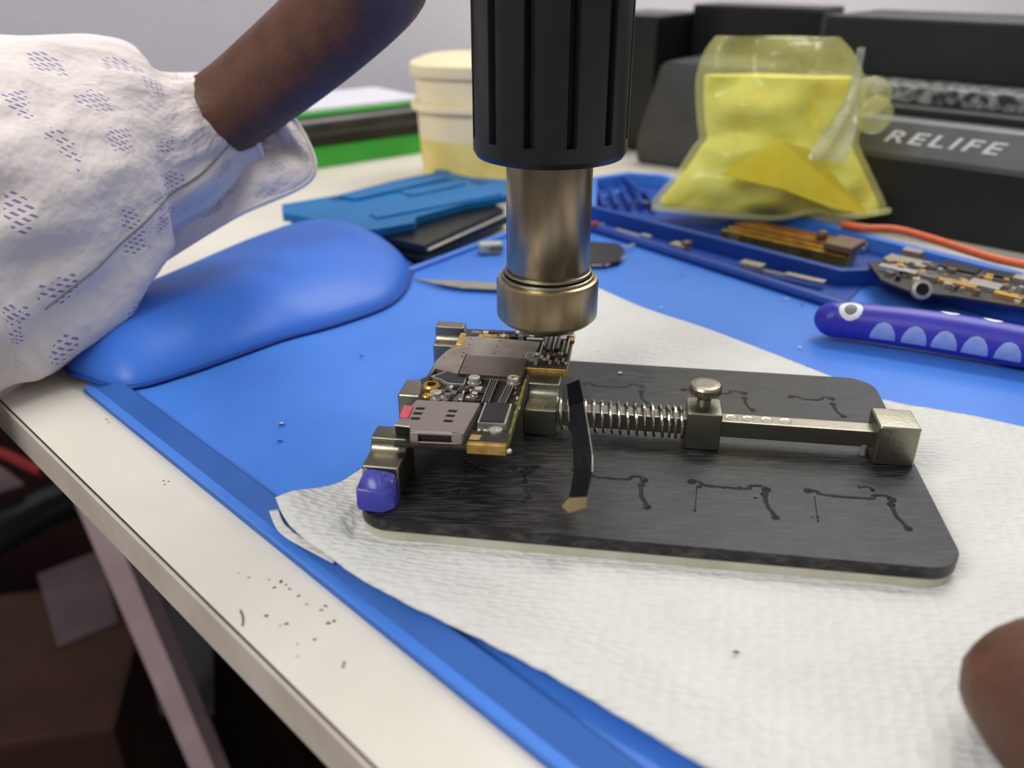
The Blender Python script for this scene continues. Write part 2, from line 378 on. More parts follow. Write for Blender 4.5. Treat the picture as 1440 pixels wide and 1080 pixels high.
# parts tray walls
def wall(pts, th, z0, z1, name='tray_wall', m=m_matd):
    bm = NB()
    P2 = [Vector((p[0], p[1])) for p in pts]; L = []; Rr = []
    for i, p in enumerate(P2):
        d0 = (p - P2[i - 1]).normalized() if i > 0 else None
        d1 = (P2[i + 1] - p).normalized() if i + 1 < len(P2) else None
        d = ((d0 or d1) + (d1 or d0)).normalized(); nn = Vector((-d.y, d.x))
        base = d1 or d0; k = 1 / max(0.5, nn.dot(Vector((-base.y, base.x))))
        L.append(p + nn * th / 2 * k); Rr.append(p - nn * th / 2 * k)
    prism(bm, [(v.x, v.y) for v in L + Rr[::-1]], z0, z1, 0.12); return obj(name, bm, m, mat)
ZT = 1.2
w1 = [P(x, y, ZT) for x, y in ((832, 289), (1182, 378), (1236, 377), (1445, 432), (1560, 480))]
wall(w1, 0.7, 0, ZT)
w2 = [P(x, y, ZT) for x, y in ((832, 289), (834, 250), (885, 243), (930, 246), (1205, 327), (1445, 386), (1600, 425))]
wall(w2, 0.9, 0, ZT, m=m_mat)
wall([P(905, 270, ZT), P(880, 247, ZT)], 0.5, 0, ZT)
for x0, y0, x1, y1 in ((842, 262, 850, 284), (858, 259, 868, 282), (874, 256, 886, 281), (890, 256, 904, 281), (908, 262, 920, 284)):
    wall([P(x0, y0, ZT), P(x1, y1, ZT)], 0.35, 0, ZT - .25, 'tray_divider', m_matd)
bm = NB(); tf = [P(x, y, 0.05) for x, y in ((836, 300), (1182, 388), (1236, 388), (1445, 445), (1600, 440), (1445, 395), (1205, 335), (930, 256), (836, 262))]
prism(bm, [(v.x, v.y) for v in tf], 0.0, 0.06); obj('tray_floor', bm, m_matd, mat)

# ================================================================== WRIST REST
out = smoothpath([P(92, 512), P(120, 533), P(182, 546), P(255, 528), P(330, 502), P(400, 477), P(470, 458), P(545, 430), P(573, 398), Vector((-8.6, 66.5, 0)),
                  Vector((-13.2, 72.0, 0)), Vector((-18.6, 72.8, 0)), Vector((-22.5, 68.0, 0)), Vector((-25.5, 61.0, 0)), Vector((-28.2, 53.5, 0))], 6, True)
s0, s1 = Vector((-23.3, 50.0, 0)), Vector((-14.2, 65.5, 0))
bm = NB(); rings = []
NR = 12
base = -0.45
for k in range(NR + 1):
    t = k / NR; ring = []
    for p in out:
        d = s1 - s0; u = max(0, min(1, (p - s0).dot(d) / d.dot(d))); c = s0 + d * u
        q = p.lerp(c, t ** 1.0 * 0.98); 
        h = 3.0 * (1 - (1 - t) ** 2.3) ** 0.8 * (0.82 + .18 * u)
        ring.append(bm.verts.new(Vector((q.x, q.y, 0.12 + h))))
    rings.append(ring)
n = len(out)
foot = [bm.verts.new(Vector((p.x, p.y, 0.0))) for p in out]
for A_, B_ in zip([foot] + rings, rings):
    for i in range(n): bm.faces.new((A_[i], A_[(i + 1) % n], B_[(i + 1) % n], B_[i]))
bm.faces.new(foot[::-1])
tp = rings[-1]
bmesh.ops.holes_fill(bm, edges=[e for e in bm.edges if e.is_boundary])
rest = thing('wrist_rest', 'smooth glossy blue kidney shaped wrist rest beside the sleeve', 'wrist rest', W(-18, 57, 0))
obj('cushion', bm, m_rest, rest, smooth=60)
bm = NB(); tube(bm, [p + Vector((0, 0, .1)) for p in out + out[:1]], 0.22, 8, flat=0.6, caps=False); obj('rim', bm, m_matd, rest, smooth=True)

# ================================================================== TISSUE
Fp = [P(389, 710, .55), P(403, 738, .5), P(436, 768, .4), P(516, 822, .4), P(640, 886, .4), P(760, 946, .4), Vector((8, 16.2, 0)), Vector((17, 10.5, 0))]
Bp = [Vector((6.3, 60.3, 0)), Vector((9.3, 56.0, 0)), Vector((13.0, 52.2, 0)), Vector((18.3, 45.6, 0)), Vector((20.6, 42.3, 0)), Vector((26.4, 39.4, 0)), Vector((46, 27, 0))]
def resample(pts, n):
    sp = smoothpath(pts, 10); L = [0]
    for a_, b_ in zip(sp, sp[1:]): L.append(L[-1] + (b_ - a_).length)
    o = []
    for k in range(n):
        t = L[-1] * k / (n - 1); i = max(j for j in range(len(L)) if L[j] <= t + 1e-9); i = min(i, len(sp) - 2)
        o.append(sp[i].lerp(sp[i + 1], (t - L[i]) / max(1e-9, L[i + 1] - L[i])))
    return o
NU, NV = 90, 90
Fr = resample(Fp, NU); Br = resample(Bp, NU)
corner = P(392, 716, 0)
def tis(i, j):
    t = j / (NV - 1); p = Fr[i].lerp(Br[i], t)
    # left edge concave between curl and plate
    if i < 10: p = p + Vector((0.9, -.15, 0)) * (1 - i / 10) * math.sin(min(1, t / 0.12) * math.pi / 2) * (1 if t < .8 else (1 - t) / .2)
    e = (p - Fr[i]).length
    z = 0.02 + 0.46 * max(0, min(1, 1.35 - e / 2.4)) + 0.05 * max(0, hn(p.x, p.y, 0, .35)) 
    dc = (p - corner).length
    z += 0.35 * math.exp(-(dc / 1.6) ** 2) + 0.15 * math.exp(-(dc / 4.5) ** 2) 
    ew = 0.05 * hn(p.x, p.y, 3, 1.3) * max(0, 1 - e / 1.2)
    w = p + Vector((ew, ew, 0))
    # keep it flat beneath the plate
    q = p - O0; a, b = q.dot(EX), q.dot(EY)
    if -0.4 < a < 24.8 and -0.4 < b < 17: z = -0.07
    return Vector((w.x, w.y, z))
bm = grid_surface(tis, NU, NV)
tissue = obj('paper_towel', bm, m_tissue, origin=W(5, 35, 0), smooth=60)
solidify(tissue, 0.03, 1)
tag(tissue, 'white embossed paper towel spread beneath the black board holder', 'paper towel')
# folded lip of the second ply at the curled corner
lip0 = smoothpath([P(378, 718, .3), P(388, 742, .3), P(404, 757, .3), P(436, 775, .28), P(468, 792, .25)], 6)
lip1 = smoothpath([P(391, 716, .35), P(400, 736, .35), P(414, 748, .35), P(442, 766, .32), P(472, 788, .25)], 6)
bm = grid_surface(lambda i, j: lip0[i].lerp(lip1[i], j / 5), len(lip0), 6)
o = obj('curled_ply', bm, m_tissue, tissue, smooth=60); solidify(o, 0.02, 1)
bm = NB(); c = P(1035, 917, 0.2); ball(bm, c, 0.1, (1.5, .7, .5), 1, .3)
tag(obj('black_crumb', bm, m_hole, origin=c), 'single black crumb on the paper towel in front of the holder', 'debris')

# ================================================================== BOARD HOLDER
ZP = 1.0
hold = thing('board_holder', 'black circuit board holder plate with nickel clamp rail and spring on paper towel', 'board holder', F(12, 8.4, 0.1))
def rrect(a0, a1, b0, b1, r, n=6):
    o = []
    for cx, cy, s in ((a1 - r, b0 + r, -90), (a1 - r, b1 - r, 0), (a0 + r, b1 - r, 90), (a0 + r, b0 + r, 180)):
        for k in range(n + 1):
            an = math.radians(s + 90 * k / n); o.append((cx + r * math.cos(an), cy + r * math.sin(an)))
    return o
bm = NB(); prism(bm, rrect(0, 24.3, 0, 16.8, 1.45, 10), 0.42, ZP, 0.04, F, 2)
obj('base_plate', bm, m_stone, hold)
bm = NB(); prism(bm, rrect(0.04, 24.2, 0.05, 16.75, 1.4, 10), -0.06, 0.43, 0.06, F, 2)
obj('rubber_pad', bm, m_foam, hold)
# engraved channels
def groove(pts, w=0.1):
    bm = NB(); sp = smoothpath([F(p, q, ZP - .005) for p, q in pts], 4)
    tube(bm, sp, w, 8, flat=0.28); 
    for p, q in (pts[0], pts[-1]): cyl(bm, F(p, q, ZP - .02), w * 1.7, .035, 12)
    return obj('engraved_channel', bm, m_groove, hold, smooth=True)
for i, (p0, L_) in enumerate(((3.9, 3.0), (9.2, 2.8), (14.1, 3.2), (19.1, 3.45))):
    groove([(p0, 4.78), (p0 + .35, 4.8), (p0 + .6, 4.55), (p0 + L_ * .72, 4.52), (p0 + L_ * .8, 4.8), (p0 + L_ * .95, 4.85), (p0 + L_, 4.6)], 0.125)
    groove([(p0 + L_ - .12, 4.2), (p0 + L_ - .1, 3.3), (p0 + L_ + .05, 2.9), (p0 + L_ + .15, 2.5)], 0.11)
    groove([(p0 + .2, 4.3), (p0 + .1, 3.2), (p0 + .05, 2.5)], 0.035)
for i, (p0, L_) in enumerate(((8.7, 3.1), (14.0, 3.2), (19.6, 2.1))):
    groove([(p0, 13.95), (p0 + .3, 14.0), (p0 + .6, 13.75), (p0 + L_ * .7, 13.8), (p0 + L_ * .8, 14.15), (p0 + L_, 14.0)], 0.11)
    groove([(p0 + L_ - .05, 13.4), (p0 + L_, 12.6), (p0 + L_ + .25, 12.1)], 0.1)
groove([(21.4, 5.4), (21.75, 5.5), (21.9, 5.25)], 0.06)
# end block
bm = NB(); box(bm, 22.35, 24.15, 7.45, 9.35, ZP, 3.0, 0.16, F, 3)
obj('end_block', bm, m_nickel, hold, smooth=35)
# rail
bm = NB(); box(bm, 7.0, 22.5, 8.0, 8.85, 1.58, 2.42, 0.06, F, 2)
rail = obj('guide_rail', bm, m_nickel, hold)
for x, y in ((1028, 585), (1052, 588), (1078, 589.5), (1104, 591)):
    p, q = FL(x, y, 2.42); bm = NB()
    lathe(bm, [(0.0, -.02), (.22, 0.004), (.27, 0.02), (.3, 0.004)], F(p, 8.42, 2.42), n=24)
    obj('rail_dimple', bm, m_steel, rail, smooth=True)
bm = NB(); cyl(bm, F(22.0, 8.0, 1.2), .12, .45, 12); obj('stop_pin', bm, m_steel, hold)
# slider block with knurled screw
bm = NB(); box(bm, 13.85, 15.45, 7.62, 9.3, 1.02, 2.92, 0.1, F, 3)
slid = obj('slider_block', bm, m_nickel, hold, smooth=35)
sx = F(*FL(990, 565, 2.92), 2.92)
bm = NB(); lathe(bm, [(0, 0), (.34, 0), (.34, .22), (.28, .26), (.28, .42), (.4, .46), (0, .46)], sx, n=28)
obj('screw_neck', bm, m_nickel, slid, smooth=40)
bm = NB(); t = NB(); NK = 72; rr = []
for h, r in ((.42, .66), (.48, .76), (.8, .76), (.9, .68), (.93, .46)):
    rr.append([t.verts.new(sx + Vector(((r - (.06 if (k % 2 and .45 < h < .8) else 0)) * math.cos(2 * math.pi * k / NK), (r - (.06 if (k % 2 and .45 < h < .8) else 0)) * math.sin(2 * math.pi * k / NK), h + .05))) for k in range(NK)])
for A_, B_ in zip(rr, rr[1:]):
    for k in range(NK): t.faces.new((A_[k], A_[(k + 1) % NK], B_[(k + 1) % NK], B_[k]))
t.faces.new(rr[0][::-1]); t.faces.new(rr[-1]); merge(bm, t)
obj('knurled_knob', bm, m_nickel, slid)
# spring
bm = NB(); pts = []
turns = 16; p0, p1 = 7.75, 13.82
for k in range(turns * 20 + 1):
    u = k / (turns * 20); an = 2 * math.pi * turns * u
    # coils bunch near both ends
    uu = u if not (u > .8) else .8 + (u - .8) * .75
    uu = uu / .95 if u > .8 else uu / .95
    pts.append(F(p0 + (p1 - p0) * min(1, uu), 8.42 + .74 * math.cos(an), 2.0 + .74 * math.sin(an)))
tube(bm, pts, 0.075, 7); obj('spring', bm, m_chrome, hold, smooth=True)
# stepped jaws (movable and fixed)
def jaw(name, pa, pb, q0, q1, z_step, qs, z_top, rad=.1):
    t = NB()
    prof = [(q0, ZP), (q0, z_step), (qs - .28, z_step), (qs - .1, z_step + .12), (qs, z_step + .32), (qs, z_top), (q1, z_top), (q1, ZP)]
    A_ = [t.verts.new(F(pa, q, z)) for q, z in prof]; B_ = [t.verts.new(F(pb, q, z)) for q, z in prof]
    t.faces.new(A_); t.faces.new(B_[::-1])
    for i in range(len(prof)): t.faces.new((A_[i], A_[(i + 1) % len(prof)], B_[(i + 1) % len(prof)], B_[i]))
    bmesh.ops.recalc_face_normals(t, faces=t.faces)
    bmesh.ops.bevel(t, geom=list(t.edges), offset=rad, segments=3, profile=.7, affect='EDGES', clamp_overlap=True)
    bm = NB(); merge(bm, t); return obj(name, bm, m_nickel, hold, smooth=50)
jaw('movable_jaw', 6.1, 7.7, 7.9, 11.3, 2.4, 9.55, 3.0)
jaw('fixed_jaw', 0.0, 1.62, 1.62, 4.2, 2.5, 3.1, 3.05)
bm = NB(); box(bm, 0.05, 1.5, 7.35, 9.1, ZP, 3.0, 0.13, F, 3); obj('fixed_jaw', bm, m_nickel, hold, smooth=35)
jaw('fixed_jaw', -0.05, 1.62, 15.2, 16.7, 2.2, 15.9, 3.05)
bm = NB(); cyl(bm, F(.18, 1.6, 2.25), .14, .1, 14, axis=-EY); obj('rivet', bm, m_steel, hold)
# blue silicone cap on the front jaw foot
t = NB()
lo = [F(.05, .42, ZP + .02), F(1.15, .3, ZP + .02), F(1.72, .75, ZP + .02), F(1.65, 1.6, ZP + .02), F(.02, 1.6, ZP + .02)]
hi = [F(.0, .62, 2.0), F(1.15, .5, 2.0), F(1.62, .9, 2.05), F(1.55, 1.58, 2.25), F(.1, 1.58, 2.3)]
top = [F(.3, 1.15, 2.34), F(.75, 1.2, 2.52), F(1.25, 1.3, 2.36), F(1.2, 1.55, 2.42), F(.4, 1.55, 2.48)]
L_ = [[t.verts.new(v) for v in r] for r in (lo, hi, top)]
t.faces.new(L_[0][::-1]); t.faces.new(L_[2])
for A_, B_ in zip(L_, L_[1:]):
    for i in range(5): t.faces.new((A_[i], A_[(i + 1) % 5], B_[(i + 1) % 5], B_[i]))
bmesh.ops.recalc_face_normals(t, faces=t.faces)
bmesh.ops.bevel(t, geom=list(t.edges), offset=.1, segments=3, affect='EDGES', clamp_overlap=True)
bm = NB(); merge(bm, t); o = obj('corner_cap', bm, m_cap, hold, smooth=50); o['label'] = 'translucent blue silicone cap'
# flux blobs and dust on plate
for i, (x, y, r) in enumerate(((659, 650, .16), (657, 655, .12), (640, 692, .16), (645, 689, .1), (742, 657, .2), (750, 655, .16), (757, 656, .12), (735, 662, .1), (748, 690, .08), (808, 661, .17), (812, 665, .1),
                               (740, 700, .12), (737, 705, .09), (706, 662, .06), (698, 660, .05), (690, 655, .05), (676, 678, .07), (1075, 686, .1), (1040, 686, .12), (1062, 700, .07), (983, 684, .12), (977, 717, .07), (1150, 727, .06), (1142, 727, .05))):
    c = P(x, y, ZP + .01); bm = NB(); ball(bm, c, r, (1.2, .9, .3), 2, .12)
    tag(obj('flux_drop', bm, m_groove, origin=c, smooth=True), 'glossy dark flux droplet on the black holder plate', 'droplet', 'dark flux droplets on the black plate')
c = P(872, 525, ZP + .03); bm = NB(); box(bm, -.11, .11, -.06, .06, 0, .07, .02, rot_fn(c, .4)); 
tag(obj('solder_bit', bm, m_dust, origin=c), 'tiny bright white chip on back edge of the black plate', 'debris')

# ================================================================== LOGIC BOARD
ZB = 3.02
def B(x, y, z=ZB): return FL(x, y, z)
board = thing('phone_logic_board', 'L shaped phone logic board with shield cans clamped in the holder', 'circuit board', F(4, 9, 2.8))
pl = [(1.15, 2.72), (6.05, 3.0), (6.0, 9.6), (5.85, 10.85), (7.9, 10.88), (7.88, 15.95), (5.2, 16.0), (1.78, 15.85), (1.5, 13.4), (1.05, 11.4), (1.0, 9.5), (.75, 9.1), (.95, 8.6), (1.1, 7.6), (.95, 5.2)]
bm = NB(); prism(bm, pl, 2.86, ZB, 0.015, F, 1); obj('circuit_substrate', bm, m_pcb, board)
bm = NB(); prism(bm, [(5.97, 3.05), (6.09, 3.05), (6.06, 9.6), (5.94, 9.6)], 2.84, 3.2, 0.02, F, 1); obj('green_edge_strip', bm, m_green, board)
# front edge gold plating
bm = NB(); prism(bm, [(4.35, 2.74), (6.06, 2.78), (6.06, 3.05), (4.35, 3.0)], 2.8, 3.3, 0.03, F, 1); obj('gold_edge', bm, m_pcbe, board)
bm = NB(); prism(bm, [(4.35, 3.02), (6.06, 3.07), (6.05, 3.9), (4.35, 3.9)], ZB, 3.3, 0.02, F, 1); obj('antenna_block', bm, m_pcb, board)
bm = NB(); prism(bm, [(4.4, 3.1), (4.85, 3.12), (4.88, 3.5), (4.42, 3.5)], 3.3, 3.34, 0.01, F, 1); obj('gold_pad', bm, m_gold, board)
def shield(name, px, z0, z1, m=m_shield, bev=.03):
    bm = NB(); prism(bm, [FL(x, y, z1) for x, y in px], z0, z1, bev, F, 2); return obj(name, bm, m, board)
s = shield('shield_can', [(603, 530), (613, 507), (627, 494), (641, 484), (652, 474), (663, 472), (760, 481), (756, 492), (742, 505), (733, 531), (655, 526), (642, 525), (612, 518)], ZB, 3.3)
shield('shield_panel', [(656, 499), (741, 504), (733, 531), (646, 525)], 3.28, 3.36, m_shield2, .015)
bm = NB(); tube(bm, [F(*FL(656, 498, 3.31), 3.31), F(*FL(644, 526, 3.31), 3.31)], .03, 6); obj('shield_seam', bm, m_hole, board)
for x, y in ((662, 476), (660, 484), (652, 496), (650, 501), (698, 487), (695, 497), (739, 490), (703, 479), (624, 503), (736, 500)):
    bm = NB(); cyl(bm, F(*FL(x, y, 3.305), 3.295), .045, .02, 8); obj('shield_hole', bm, m_hole, board)
# angular chip w/ bright rim
shield('chip_rim', [(604, 529), (627, 522), (658, 525), (653, 540.5), (629, 539), (616, 531)], ZB, 3.2, m_silver)
shield('processor_chip', [(611, 528), (628, 523), (656, 526), (651.5, 538), (630, 536.5), (618, 530)], 3.18, 3.24, m_chip, .01)
# brass standoff ring
bm = NB(); lathe(bm, [(.22, 0), (.42, 0), (.44, .3), (.36, .38), (.24, .38), (.22, .1)], F(*B(607, 545, 3.2), ZB), n=28); obj('brass_standoff', bm, m_brass, board, smooth=40)
bm = NB(); ball(bm, F(*B(601, 558, 3.1), 3.1), .28, (1, 1, .7), 2, .08); obj('solder_blob', bm, m_brass, board, smooth=True)
# SIM reader
simpx = [(586, 562), (674, 566.5), (650, 609), (577, 606), (576, 600), (554, 597.5)]
bm = NB(); prism(bm, [FL(x, y, 3.55) for x, y in simpx], 3.48, 3.55, .02, F, 1); sim = obj('sim_reader_cover', bm, m_sim, board)
a_ = [FL(x, y, 3.55) for x, y in simpx]
bm = NB(); box(bm, a_[4][0] + .1, a_[4][0] + .36, 3.3, 3.6, ZB, 3.5, .02, F); obj('reader_side', bm, m_sim, sim)
q0 = FL(577, 606, 3.55); q1 = FL(650, 609, 3.55)
bm = NB(); prism(bm, [(q0[0], q0[1] + .02), (q0[0] + .35, q0[1] - .02), (q0[0] + .35, q0[1] - .12), (q0[0], q0[1] - .1)], ZB, 3.55, .01, F, 1)
prism(bm, [(q1[0] - .45, q1[1] + .02), (q1[0], q1[1]), (q1[0], q1[1] - .1), (q1[0] - .45, q1[1] - .12)], ZB, 3.55, .01, F, 1)
prism(bm, [(q0[0], q0[1]), (q1[0], q1[1]), (q1[0], q1[1] - .1), (q0[0], q0[1] - .1)], 3.45, 3.55, .01, F, 1)
prism(bm, [(q0[0], q0[1]), (q1[0], q1[1]), (q1[0], q1[1] - .1), (q0[0], q0[1] - .1)], ZB, 3.07, .01, F, 1)
obj('reader_mouth_frame', bm, m_sim, sim)
bm = NB(); prism(bm, [(q0[0] + .1, q0[1] + .3), (q1[0] - .1, q1[1] + .3), (q1[0] - .1, q1[1] + .08), (q0[0] + .1, q0[1] + .08)], ZB, 3.48, 0, F); obj('reader_slot', bm, m_chip, sim)
r0 = FL(674, 566.5, 3.55)
bm = NB(); prism(bm, [(q1[0] - .02, q1[1]), (q1[0] + .06, q1[1]), (r0[0] + .04, r0[1]), (r0[0] - .04, r0[1])], ZB, 3.54, .01, F, 1); obj('reader_side', bm, m_sim, sim)
l_ = FL(554, 597.5, 3.55)
bm = NB(); prism(bm, [(l_[0] + .05, l_[1]), (l_[0] + 1.0, l_[1] + .1), (l_[0] + 1.0, l_[1] + .4), (l_[0] + .1, l_[1] + .4)], 3.08, 3.48, 0, F); obj('reader_slot', bm, m_chip, sim)
for x, y in ((590.5, 574.5), (587, 581.3), (583.5, 588.5), (636, 578), (632.7, 584.7), (629.5, 592)):
    p, q = FL(x, y, 3.55); bm = NB(); prism(bm, [(p - .2, q - .1), (p + .2, q - .1), (p + .24, q + .1), (p - .16, q + .1)], 3.545, 3.56, 0, F); obj('reader_window', bm, m_hole, sim)
bm = NB(); prism(bm, [FL(x, y, 3.62) for x, y in ((568, 570), (581, 571), (574, 586.5), (562, 585.5))], 3.55, 3.62, .01, F, 1); o = obj('sticker', bm, m_pink, sim); o['label'] = 'small pink water-indicator sticker'
# big black shielded chip
shield('chip_rim', [(682, 566), (720, 567.5), (711, 596), (671, 594)], ZB, 3.4, m_silver)
shield('processor_chip', [(684, 566), (717, 567.5), (708.5, 593), (674, 591.5)], 3.38, 3.46, m_chip, .01)
# screws
for x, y in ((667, 535), (613, 556), (722, 535), (697, 609)):
    c = F(*B(x, y, 3.2), ZB); bm = NB(); lathe(bm, [(.34, 0), (.36, .1), (.2, .12), (.2, .2), (.3, .24), (.28, .36), (.15, .38), (.12, .28), (0, .28)], c, n=24); obj('screw', bm, m_silver, board, smooth=35)
# board-to-board connectors (two)
for px in (((690, 532), (701, 532.5), (688, 565), (677, 564.5)), ((712, 541), (723, 541.5), (711, 566.5), (700, 566))):
    c = [FL(x, y, 3.25) for x, y in px]
    bm = NB(); prism(bm, c, ZB, 3.18, .01, F, 1); cn = obj('board_connector', bm, m_chip, board)
    for u0, u1 in ((0, .16), (.36, .46), (.6, .7), (.86, 1.0)):
        def mixq(a, b, t): return (a[0] + (b[0] - a[0]) * t, a[1] + (b[1] - a[1]) * t)
        bm = NB(); prism(bm, [mixq(c[0], c[1], u0), mixq(c[0], c[1], u1), mixq(c[3], c[2], u1), mixq(c[3], c[2], u0)], 3.16, 3.27, .01, F, 1)
        obj('contact_row', bm, m_grey if 0 < u0 < .8 else m_sim, cn)
# gold corner connector
bm = NB(); prism(bm, [FL(x, y, 3.45) for x, y in ((648, 467), (656, 468), (649, 484), (641, 483))], ZB, 3.42, .02, F, 1); gc = obj('gold_connector', bm, m_gold, board)
bm = NB(); prism(bm, [FL(x, y, 3.47) for x, y in ((649.5, 470), (653, 470.3), (648.5, 479), (645, 478.6))], 3.41, 3.46, .01, F, 1); obj('connector_slot', bm, m_pcbe, gc)
# stacked sub-board with golden edge
c = [(5.86, 10.86), (7.92, 10.9), (7.9, 15.95), (6.2, 16.0), (6.2, 12.2)]
bm = NB(); prism(bm, [(5.8, 10.84), (7.93, 10.88), (7.9, 15.9), (6.6, 15.95), (6.3, 13), (5.8, 12)], 2.78, 3.2, .03, F, 1); sb = obj('stacked_board', bm, m_pcbe, board)
bm = NB(); prism(bm, [(5.8, 10.88), (7.9, 10.92), (7.87, 15.9), (6.6, 15.95), (6.3, 13), (5.8, 12)], 3.2, 3.25, .01, F, 1); obj('stacked_board_top', bm, m_pcb, sb)
# components: each a part
compmats = [m_silver, m_chip, m_brown, m_grey, m_chip, m_gold]
def comp(x, y, z, w, l, h, m, par=board, name='surface_component', rot=0.0):
    p, q = FL(x, y, z + h); cc, ss = math.cos(rot), math.sin(rot)
    bm = NB(); prism(bm, [(p + a * cc - b * ss, q + a * ss + b * cc) for a, b in ((-w / 2, -l / 2), (w / 2, -l / 2), (w / 2, l / 2), (-w / 2, l / 2))], z, z + h, .012, F, 1); return obj(name, bm, m, par)
# stack top: long narrow inductors / frames
for x, y, w, l in ((768, 478, .1, 1.6), (774, 480, .1, 1.9), (781, 478, .07, 2.2), (787, 480, .1, 1.7), (793, 484, .09, 1.8), (799, 485, .08, 2.0), (762, 488, .08, 1.5)):
    comp(x, y, 3.25, w, l, .16, m_silver if w < .09 else m_steel, sb, 'shield_fence')
for x, y, w, l in ((771, 484, .22, 1.3), (784, 484, .2, 1.2), (796, 492, .18, 1.0), (764, 496, .25, .8), (776, 498, .3, .5), (787, 500, .3, .5)):
    comp(x, y, 3.25, w, l, .12, m_chip, sb)
for k in range(28):
    x = random.uniform(745, 797); y = random.uniform(496, 511); comp(x, y, 3.25, random.uniform(.1, .2), random.uniform(.15, .4), random.uniform(.06, .16), random.choice([m_silver, m_silver, m_chip, m_brown, m_grey]), sb)
bm = NB(); lathe(bm, [(.3, 0), (.42, 0), (.42, .14), (.32, .16), (.3, .04)], F(*FL(750, 502, 3.3), 3.25), n=24); obj('ring_pad', bm, m_steel, sb, smooth=40)
bm = NB(); lathe(bm, [(.16, 0), (.3, 0), (.3, .2), (.2, .22), (.16, .1)], F(*FL(801, 473, 3.3), 3.25), n=20); obj('ring_pad', bm, m_silver, sb, smooth=40)
comp(793, 474, 3.25, .3, .5, .2, m_silver, sb); comp(805, 476, 3.2, .25, .6, .2, m_gold, sb)
# back-edge row
for x, w, m in ((664, .5, m_chip), (676, .2, m_gold), (690, 1.0, m_pcbe), (702, .22, m_gold), (708, .2, m_silver), (714, .3, m_brown), (722, .5, m_chip), (731, .5, m_grey), (740, .3, m_chip), (748, .3, m_silver), (758, .5, m_chip)):
    comp(x, 471.5, ZB, w, .35, .28, m)
for x, w, m in ((670, .5, m_grey), (683, .3, m_silver), (697, .7, m_chip), (717, .5, m_chip), (728, .2, m_silver), (737, .3, m_gold), (752, .6, m_silver)):
    comp(x, 466.5, ZB, w, .3, .3, m)
comp(752, 476, ZB, .9, .25, .25, m_silver)
# middle cluster
for k in range(46):
    x = random.uniform(618, 672); y = random.uniform(542, 562)
    comp(x, y, ZB, random.uniform(.1, .3), random.uniform(.1, .3), random.uniform(.06, .22), random.choice([m_silver, m_chip, m_brown, m_grey, m_silver]))
comp(648, 548, ZB, .7, .45, .12, m_chip); comp(662, 558, ZB, .5, .35, .14, m_brown); comp(637, 556, ZB, .6, .3, .12, m_chip); comp(678, 548, ZB, .5, .6, .08, m_chip)
comp(673, 545, ZB, .35, .3, .2, m_silver)
for k in range(10): comp(random.uniform(672, 706), random.uniform(599, 605), ZB + .2, random.uniform(.1, .25), random.uniform(.1, .2), .14, random.choice([m_silver, m_chip, m_brown]))
for k in range(6): comp(727 + random.uniform(-3, 3), 545 + k * 7, ZB, .12, .25, .1, random.choice([m_silver, m_brown]))
bm = NB(); ball(bm, F(6.15, 2.95, 2.95), .13, (1.2, 1, 1), 2); obj('solder_blob', bm, m_silver, board, smooth=True)

# ================================================================== DARK PRY BLADE
bl = thing('pry_blade', 'thin dark steel pry blade leaning over the spring with brass tip', 'tool', F(8.2, 2.8, 1.0))
top_ = [D(799, 540, 38.6), D(815, 534, 38.6)]
path_l = [D(797, 541, 38.3), D(800, 572, 37.4), D(803, 600, 36.7), D(806, 640, 35.8), D(806, 668, 35.2), D(800, 700, 34.6)]
path_r = [D(815, 534, 38.3), D(821, 565, 37.4), D(827, 600, 36.7), D(833, 640, 35.8), D(833, 664, 35.2), D(825, 700, 34.6)]
bm = grid_surface(lambda i, j: (path_l if j == 0 else path_r)[i] if j in (0, 2) else (path_l[i] + path_r[i]) / 2, 6, 3)
o = obj('blade', bm, m_blade, bl); solidify(o, .05, 0)
bm = NB(); tube(bm, [v + Vector((.0, -.0, .0)) for v in path_r[1:5]], .03, 6); obj('blade_edge', bm, m_bladeedge, bl)
bm = NB()
t = NB(); q = [D(790, 712, 34.5), D(800, 700, 34.5), D(826, 699, 34.5), D(824, 714, 34.3), D(800, 721, 34.2)]
f = [t.verts.new(v) for v in q]; g = [t.verts.new(v + Vector((0, .05, -.1))) for v in q]
t.faces.new(f); t.faces.new(g[::-1])
for i in range(5): t.faces.new((f[i], f[(i + 1) % 5], g[(i + 1) % 5], g[i]))
merge(bm, t); o = obj('tip', bm, M('dull_brass', (128, 112, 78), .5, .6), bl); o['label'] = 'dull brass tip'

# ================================================================== HOT AIR GUN
GX, GY = 1.84, 42.65
gun = thing('hot_air_gun', 'hot air gun with black ribbed handle and heat stained steel nozzle above board', 'hot air gun', W(GX, GY, 4.5))
c = W(GX, GY, 0)
bm = NB(); lathe(bm, [(1.45, 6.0), (1.45, 4.5), (1.8, 4.45), (1.9, 4.55), (2.38, 4.8), (2.6, 5.02), (2.64, 5.1), (2.64, 6.9), (2.58, 7.06), (2.44, 7.12), (2.3, 7.12)], c, n=96); obj('nozzle_collar', bm, m_tube2, gun, smooth=22)
bm = NB(); lathe(bm, [(0, 5.9), (1.5, 5.9)], c, n=48); obj('nozzle_bore', bm, m_hole, gun)
bm = NB()
for zz, r in ((7.17, 2.3), (7.42, 2.17)): tube(bm, [c + Vector((r * math.cos(k * math.pi / 36), r * math.sin(k * math.pi / 36), zz)) for k in range(73)], .11, 8, caps=False)
obj('clamp_ring', bm, m_nickel, gun, smooth=True)
bm = NB(); lathe(bm, [(2.0, 7.0), (2.13, 7.2), (2.13, 13.6), (2.0, 14)], c, n=96); obj('nozzle_tube', bm, m_tube, gun, smooth=35)
